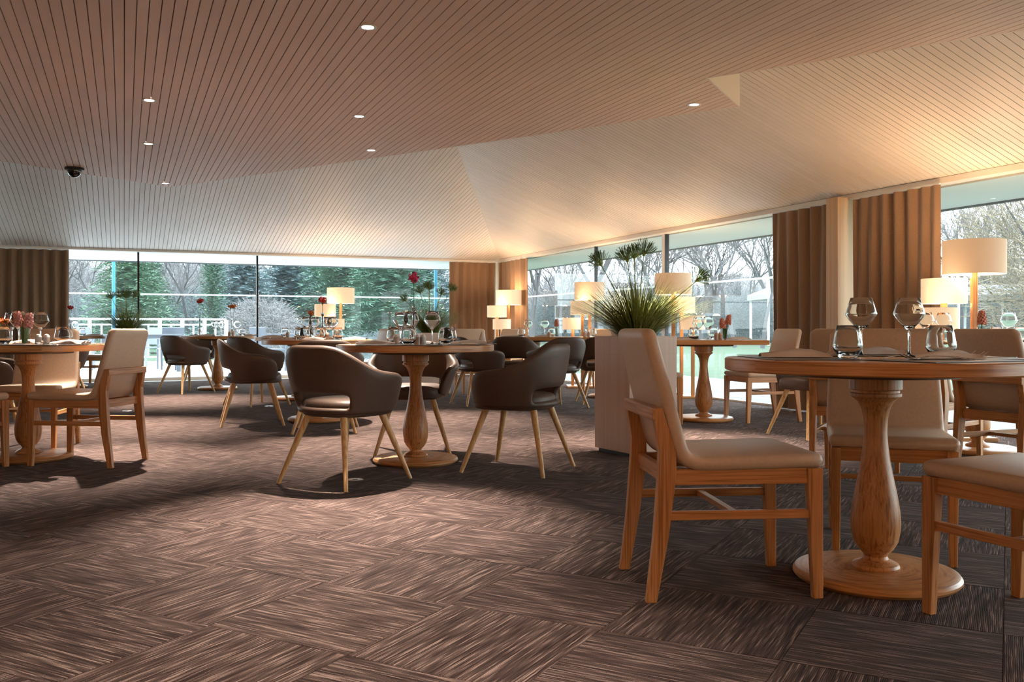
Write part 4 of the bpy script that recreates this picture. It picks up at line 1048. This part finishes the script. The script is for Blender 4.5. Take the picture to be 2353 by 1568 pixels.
# ================================================================ OUTSIDE
GZ = -.04
o = MB(); o.box(-120, 120, -20, 220, -.5, GZ - .02); lw = o.build('lawn', M['lawn']); tag(lw, 'wide green lawn with scattered fallen leaves', 'lawn', kind='structure')
def slabs(name, s0, s1, t0, t1, a, b, label, mt='paving'):
    r = prism_st([(s0, t0), (s1, t0), (s1, t1), (s0, t1)], GZ - .06, -.012).build(name, M['soffit_back']); tag(r, label, 'paving', kind='structure')
    me = MB(); me.box(-a / 2 + .006, a / 2 - .006, -b / 2 + .006, b / 2 - .006, -.012, 0); me = me.mesh('paving_slab', M[mt], bevel=.003, segs=1)
    n = 0; x = s0 + a / 2
    while x < s1:
        y = t0 + b / 2
        while y < t1:
            p = W(x, y); link('paving_slab', me, r, (p[0], p[1], 0), R(23)); y += b; n += 1
        x += a
    return r
slabs('terrace', .2, 16, -9.6, -.12, .9, .9, 'pale stone terrace outside the back windows')
slabs('garden_path', -2.76, -.12, .4, 16, .66, .8, 'pale stone path outside the lawn windows', 'path')
# railing
r = empty('railing', (0, 0, 0), 0, label='white terrace railing with glass infill beyond the back windows', cat='railing')
tb = -9.3; s_a, s_b = wall_b_s(150, tb), wall_b_s(520, tb)
def rail(a, b, z, w_, h_, nm='rail'):
    m = MB(); p, q = W(*a), W(*b); m.bar((p[0], p[1], z), (q[0], q[1], z), w_, h_); m.build(nm, M['paint_rail'], r, bevel=.004)
rail((s_a, tb), (s_b, tb), 1.10, .07, .05, 'handrail'); rail((s_a, tb), (s_b, tb), .96, .04, .04); rail((s_a, tb), (s_b, tb), .12, .04, .04)
n = int(abs(s_a - s_b) / .27); pm = MB(); pm.box(-.045, .045, -.03, .03, 0, 1.08); pm = pm.mesh('post', M['paint_rail'], bevel=.004); bmn = MB(); bmn.box(-.02, .02, -.015, .015, .12, .96); bmn = bmn.mesh('baluster', M['paint_rail'])
for i in range(n + 1):
    p = W(s_b + (s_a - s_b) * i / n, tb)
    link('post' if i % 2 == 0 else 'baluster', pm if i % 2 == 0 else bmn, r, (p[0], p[1], 0), R(23))
m = MB(); p, q = W(s_a, tb), W(s_b, tb); m.bar((p[0], p[1], .54), (q[0], q[1], .54), .01, .78); m.build('glass_infill', M['glass_thin'], r)
# turquoise posts
for px, d, lb in ((261, 20, 'turquoise post outside, in front of the left conifer'), (1001, 20, 'turquoise post outside, left of the corner curtain')):
    m = MB(); m.tube([(0, 0, GZ), (0, 0, 2.6)], .037, 12); m.tube([(0, 0, GZ), (0, 0, .03)], .09, 12); tag(m.build('garden_post', M['turquoise'], None, (*at(px, d), 0), smooth=True), lb, 'post', 'turquoise posts in the garden')
# outdoor furniture
def out_table(x, y, rz, label):
    r = empty('garden_table', (x, y, 0), rz, label=label, cat='garden table', group='grey garden tables')
    m = MB()
    for i in range(7): pass
    sm = MB(); sm.box(-.75, .75, -.05, .05, .71, .74); sm = sm.mesh('slat', M['grey_out'])
    for i in range(7): link('slat', sm, r, (0, -.36 + .12 * i, 0))
    m = MB(); m.box(-.74, .74, -.41, .41, .66, .705); m.build('frame', M['grey_out'], r)
    for a in (-.68, .68):
        for b in (-.36, .36): m = MB(); m.box(a - .04, a + .04, b - .04, b + .04, 0, .66); m.build('leg', M['grey_out'], r)
def out_chair(x, y, rz, label):
    r = empty('garden_chair', (x, y, 0), rz, label=label, cat='garden chair', group='grey garden chairs')
    m = MB(); m.box(-.22, .24, -.23, .23, .42, .45); m.build('seat', M['grey_out'], r)
    m = MB(); m.bar((-.23, 0, .50), (-.32, 0, .88), .44, .02, up=(1, 0, 0)); m.build('backrest', M['grey_out'], r)
    for sy in (-.22, .22):
        for a, b in (((.22, sy, .43), (.25, sy, 0)), ((-.21, sy, .50), (-.27, sy, 0))): m = MB(); m.bar(a, b, .035, .035); m.build('leg', M['grey_out'], r)
        m = MB(); m.bar((.22, sy, .64), (-.25, sy, .66), .04, .025); m.bar((.22, sy, .64), (.22, sy, .44), .03, .03, up=(1, 0, 0)); m.build('armrest', M['grey_out'], r)
out_table(*at(325, 18.2), R(23), 'grey garden table on the terrace behind the left pale chair')
out_chair(*at(392, 19.2), R(120), 'grey garden chair on the terrace left of the far armchair'); out_chair(*at(432, 21), R(205), 'grey garden chair tilted back near the railing'); out_chair(*at(335, 20.5), R(250), 'grey garden chair behind the garden table')
out_table(*at(640, 19.8), R(23), 'grey garden table beyond the second terrace window'); out_chair(*at(618, 18.4), R(60), 'grey garden chair before the round bush'); out_chair(*at(215, 19), R(70), 'grey garden chair behind the left corner table')

# vegetation -------------------------------------------------------
def bare_mesh(seed, h_=9, lv=6, mt='twig', spread=.42, r0=.13, upk=.25):
    rr = random.Random(seed); m = MB(); tw = MB()
    def seg(mb, a, b, ra, rb):
        d = (b - a).normalized(); x = d.orthogonal().normalized(); y = d.cross(x); k = len(mb.v)
        for p, r_ in ((a, ra), (b, rb)):
            for i in range(3): t = 2.0944 * i; mb.v.append(tuple(p + (x * math.cos(t) + y * math.sin(t)) * r_))
        for i in range(3): j = (i + 1) % 3; mb.f.append((k + i, k + j, k + 3 + j, k + 3 + i))
    def br(p, d, l_, r_, n):
        q = p
        for s_ in range(2):
            d = (d + Vector((rr.gauss(0, .12), rr.gauss(0, .12), rr.gauss(0, .08)))).normalized(); q2 = q + d * l_ / 2
            seg(m if n > 3 else tw, q, q2, r_ * (1 - .2 * s_), r_ * (.8 - .15 * s_)); q = q2
            if n > 0 and s_ == 0 and n < lv:
                dd = (d + Vector((rr.gauss(0, 1), rr.gauss(0, 1), rr.gauss(0, .6))) * .6).normalized(); br(q, dd, l_ * .55, r_ * .45, n - 2 if n > 1 else 0)
        if n <= 0: return
        for i in range(3 if n > 1 else 2):
            v_ = Vector((rr.gauss(0, 1), rr.gauss(0, 1), rr.gauss(0, .5))).normalized(); dd = (d + v_ * spread * 1.6 + Vector((0, 0, upk))).normalized()
            br(q, dd, l_ * rr.uniform(.62, .82), r_ * .6, n - 1)
    br(Vector((0, 0, 0)), Vector((0, 0, 1)), h_ * .26, r0, lv)
    return m.mesh('trunk', M['bark_brown' if mt != 'twig' else 'bark'], merge=False), tw.mesh('twigs', M[mt], merge=False)
def conifer_mesh(seed, h_=5, w_=1.7, mt='needle_green', nb=300, droop=.25, shape=1.0, z0=.15):
    rr = random.Random(seed); f = MB()
    for i in range(nb):
        k = (i / nb) ** .9; z = z0 + (h_ - z0) * k; az = i * 2.399 + rr.uniform(-.3, .3); L_ = w_ * (1 - k) ** shape * rr.uniform(.75, 1.1) + .12
        d = Vector((math.cos(az), math.sin(az), 0)); sd = Vector((-d.y, d.x, 0)); ns = 20
        for s_ in range(ns):
            t = (s_ + .5) / ns; p = Vector((0, 0, z)) + d * L_ * t + Vector((0, 0, L_ * (.28 * t - (.28 + droop) * t * t)))
            for q in (-1, 1):
                l2 = L_ * .36 * (1 - t * .55) * rr.uniform(.6, 1.1); v_ = (sd * q * .8 + d * .7 + Vector((0, 0, rr.uniform(-.35, .35)))).normalized(); n_ = Vector((rr.uniform(-.4, .4), rr.uniform(-.4, .4), 1)).normalized().cross(v_).normalized() * (.022 + .014 * rr.random())
                e = p + v_ * l2; f.poly([p - n_, p + n_, e + n_ * .2, e - n_ * .2])
    t = MB(); t.tube([(0, 0, 0), (0, 0, h_ * .95)], [.09, .015], 6)
    return t.mesh('trunk', M['bark_brown'], merge=False), f.mesh('foliage', M[mt], merge=False)
def bush_mesh(seed, rad_, mt, n=5000):
    rr = random.Random(seed); f = MB()
    for i in range(n):
        v_ = Vector((rr.gauss(0, 1), rr.gauss(0, 1), rr.gauss(0, .9))).normalized()
        if v_.z < -.62: continue
        p = v_ * rad_ * rr.uniform(.55, .97) * rr.uniform(.92, 1.05); p.z = max(p.z + rad_ * .62, .02); w_ = (v_ + Vector((rr.gauss(0, .7), rr.gauss(0, .7), rr.gauss(0, .7)))).normalized(); s1 = w_.orthogonal().normalized() * .008; e = p + w_ * rad_ * .16
        f.poly([p - s1, p + s1, e])
    return f.mesh('twigs', M[mt], merge=False)
def thicket_mesh(seed, rad_, n, mt, th):
    rr = random.Random(seed); f = MB(); t = MB()
    for i in range(n):
        v_ = Vector((rr.gauss(0, 1), rr.gauss(0, 1), rr.gauss(0, 1))).normalized(); p = v_ * rad_ * rr.random() ** .4; p.z = p.z * 1.15 + rad_ * 1.05
        if p.z < .05: continue
        w_ = (v_ * .8 + Vector((rr.gauss(0, .5), rr.gauss(0, .5), .7 + rr.gauss(0, .4)))).normalized(); s1 = w_.orthogonal().normalized() * th; e = p + w_ * rad_ * rr.uniform(.12, .3)
        f.poly([p - s1, p + s1, e])
    for i in range(7):
        az = i * .9; t.tube([(0.1 * i, 0, 0), (math.cos(az) * .4, math.sin(az) * .4, rad_ * .8), (math.cos(az) * rad_ * .6, math.sin(az) * rad_ * .6, rad_ * 1.7)], [.12, .07, .02], 4)
    return t.mesh('trunk', M['bark'], merge=False), f.mesh('twigs', M[mt], merge=False)
def plant(name, meshes, x, y, label, cat='tree', grp=None, rz=0, sc=1, z=GZ):
    o = empty(name, (x, y, z), rz, label=label, cat=cat, group=grp); o.scale = (sc, sc, sc) if not hasattr(sc, '__len__') else sc
    for me in meshes:
        c_ = link(me.name.split('.')[0], me, o)
        if c_.name.startswith(('twigs', 'foliage')): c_['kind'] = 'stuff'
    return o
cg = conifer_mesh(1, 6.2, 2.0, 'needle_green', 480, .2, .75); cb = conifer_mesh(2, 5.4, 2.3, 'needle_blue', 460, .12, .7); cd_ = conifer_mesh(3, 6.5, 2.6, 'needle_dark', 520, .15, .6); cy = conifer_mesh(4, 5, .55, 'needle_dark', 300, -.9, .35)
GC_ = 'conifers beyond the terrace'
plant('conifer', cg, *at(292, 34), 'feathery green conifer behind the left rush plant', grp=GC_, sc=.95)
plant('conifer', cd_, *at(335, 43), 'green conifer behind the feathery one at the left', grp=GC_, sc=.75)
plant('cypress', cy, *at(489, 33), 'narrow dark column cypress beyond the railing', grp=GC_, sc=(.9, .9, .95))
plant('conifer', cb, *at(560, 37), 'bluish cedar right of the column cypress', grp=GC_, sc=(1, 1, .78))
plant('conifer', cb, *at(660, 40), 'bluish cedar behind the round bare bush', grp=GC_, rz=1, sc=(1.2, 1.2, .86))
plant('conifer', cd_, *at(800, 38), 'big green conifer behind the tall red carnation', grp=GC_, rz=2)
plant('conifer', cd_, *at(900, 34), 'big dark green conifer left of the magenta carnation', grp=GC_, rz=3, sc=.92)
plant('conifer', cg, *at(725, 47), 'pale green conifer between the cedars and the big conifer', grp=GC_, rz=1, sc=1.05)
plant('conifer', cb, *at(985, 40), 'bluish conifer behind the rush plant near the corner', grp=GC_, rz=4)
bs = bush_mesh(5, 1.25, 'twig', 9000)
plant('round_bush', [bs], *at(600, 27.5), 'round bare clipped bush beyond the terrace windows', 'bush', None, 0, (1, 1, .95))
bs2 = bush_mesh(6, .7, 'hedge', 3000)
for i, (px, d) in enumerate(((690, 22), (820, 23), (860, 24), (760, 21.5))): plant('low_shrub', [bs2], *at(px, d), 'low pale shrub at the terrace edge, ' + ('first', 'third', 'last', 'second')[i] + ' from the left', 'bush', 'low shrubs at the terrace edge', i, .75)
bt = [bare_mesh(10 + i, 10, 6, 'twig', .45, .12) for i in range(3)]; bb = bare_mesh(20, 12, 6, 'twig', .5, .2)
ORD = ['first', 'second', 'third', 'fourth', 'fifth', 'sixth', 'seventh', 'eighth', 'ninth', 'tenth', 'eleventh', 'twelfth']
ZONES = [(0, 320, 'in the leftmost terrace window'), (320, 593, 'in the cypress window'), (593, 1100, 'in the wide terrace window'), (1100, 1371, 'in the window beside the corner curtain'),
         (1371, 1534, 'behind the big rush plant'), (1534, 1900, 'in the lawn window'), (1900, 2270, 'left of the largest lamp shade'), (2270, 3000, 'right of the largest lamp pole')]
def zlabels(base, pxs):
    out = {}
    for lo_, hi_, ph in ZONES:
        z_ = sorted(p for p in set(pxs) if lo_ <= p < hi_)
        for i_, p in enumerate(z_): out[p] = base + ' ' + ph + ('' if len(z_) == 1 else ', ' + ORD[i_] + ' from the left')
    return out
k_ = 0
BL = zlabels('pale leafless tree', [180, 215, 385, 410, 440, 520, 610, 700, 780, 860, 940, 1010, 150, 470, 560, 340])
for px, d in ((180, 50), (215, 60), (385, 48), (410, 55), (440, 44), (520, 60), (610, 58), (700, 62), (780, 60), (860, 66), (940, 60), (1010, 52), (150, 58), (470, 66), (560, 70), (340, 66)):
    plant('bare_tree', bt[k_ % 3], *at(px, d), BL[px], grp='leafless trees behind the conifers', rz=k_ * 1.7, sc=rnd.uniform(.8, 1.1)); k_ += 1
lr = [(1222, 52), (1262, 60), (1290, 46), (1318, 58), (1352, 50), (1400, 62), (1435, 52), (1470, 46), (1500, 60), (1545, 48), (1580, 64), (1610, 50), (1650, 58), (1690, 44), (1722, 56), (1752, 42), (1775, 60), (1240, 72), (1380, 74), (1520, 76), (1640, 74), (1740, 72), (2185, 60), (2215, 48), (2245, 52), (2275, 60), (2300, 46), (2335, 56), (2400, 50)]
LL = zlabels('leafless tree', [p_[0] for p_ in lr])
for px, d in lr:
    plant('bare_tree', bt[k_ % 3] if k_ % 4 else bb, *at(px, d), LL[px], grp='leafless trees beyond the lawn', rz=k_ * 1.3, sc=rnd.uniform(.8, 1.15)); k_ += 1
oc = thicket_mesh(78, 3.0, 12000, 'ochre', .014)
plant('ochre_tree', oc, *at(2440, 38), 'tree with pale ochre leaves at the right edge outside', sc=1.35)
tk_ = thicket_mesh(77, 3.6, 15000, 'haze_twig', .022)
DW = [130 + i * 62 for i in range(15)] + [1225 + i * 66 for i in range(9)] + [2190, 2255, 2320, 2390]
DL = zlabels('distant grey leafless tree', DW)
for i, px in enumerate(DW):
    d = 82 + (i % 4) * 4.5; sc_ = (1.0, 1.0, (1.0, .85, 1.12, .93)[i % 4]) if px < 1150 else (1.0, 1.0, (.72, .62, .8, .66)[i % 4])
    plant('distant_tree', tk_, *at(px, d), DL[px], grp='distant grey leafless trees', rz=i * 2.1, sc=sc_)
hb_ = bush_mesh(9, 1.6, 'hedge', 6000)
k_ = 0
for i in range(20):
    px = 1200 + i * 32; plant('hedge_shrub', [hb_], *at(px, 58 + (i % 3) * 1.5), zlabels('hedge shrub', range(1200, 1840, 32))[px], 'bush', 'shrubs of the hedge beyond the lawn', i, (1.1, 1.1, 1.0 + .12 * (i % 4)))
for i in range(8):
    px = 2160 + i * 34; plant('hedge_shrub', [hb_], *at(px, 60), zlabels('hedge shrub', range(2160, 2432, 34))[px], 'bush', 'shrubs of the hedge behind the marquee', i, 1.2)
for i in range(18):
    px = 150 + i * 52; plant('hedge_shrub', [hb_], *at(px, 50 + (i % 3) * 2), zlabels('grey-green shrub', range(150, 1086, 52))[px], 'bush', 'shrubs under the trees beyond the terrace', i, (1.2, 1.2, 1.1 + .12 * (i % 4)))
# white tents
def tent(x, y, rz, w_, d_, eave, peak, label, nposts=2):
    r = empty('garden_tent', (x, y, GZ), rz, label=label, cat='tent', group='white garden tents')
    m = MB()
    for i in range(nposts):
        for b in (-1, 1):
            xx = -w_ / 2 + w_ * i / (nposts - 1); p_ = MB(); p_.box(xx - .05, xx + .05, b * d_ / 2 - .05, b * d_ / 2 + .05, 0, eave); p_.build('post', M['paint_rail'], r)
    m = MB(); a, b = w_ / 2 + .15, d_ / 2 + .15; rid = w_ / 2 - d_ / 2 if w_ > d_ * 1.3 else .02
    A = [(-a, -b, eave), (a, -b, eave), (a, b, eave), (-a, b, eave), (-rid, 0, peak), (rid, 0, peak)]
    m.v = A + [(p[0], p[1], p[2] - .28) for p in A[:4]]
    m.f = [(0, 1, 5, 4), (1, 2, 5), (2, 3, 4, 5), (3, 0, 4), (0, 6, 7, 1), (1, 7, 8, 2), (2, 8, 9, 3), (3, 9, 6, 0)]
    m.build('canopy', M['bloom'], r, solid=.02)
tent(*at(1800, 50), R(5), 2.7, 2.7, 2.75, 3.5, 'white garden tent seen at the edge of the left-hand brown curtain')
tent(*at(2360, 42), R(-32), 9, 2.6, 2.45, 2.95, 'long white marquee with slim posts at the right edge', 6)
# distant house
r = empty('house', (*at(2360, 95), GZ), R(10), label='distant beige house wall behind the bare trees at the right', cat='building')
m = MB(); m.box(-9, 9, -3, 3, 0, 7.6); m.build('wall', M['cream'], r)
m = MB(); m.box(-9.4, 9.4, -3.4, 3.4, 7.6, 7.9); m.build('roof', M['grey_out'], r)
for i in range(6):
    for z in (2, 5): m = MB(); m.box(-7.8 + i * 2.8, -6.6 + i * 2.8, -3.05, -2.98, z, z + 1.5); wv = m.build('window', M['dark_metal'], r);
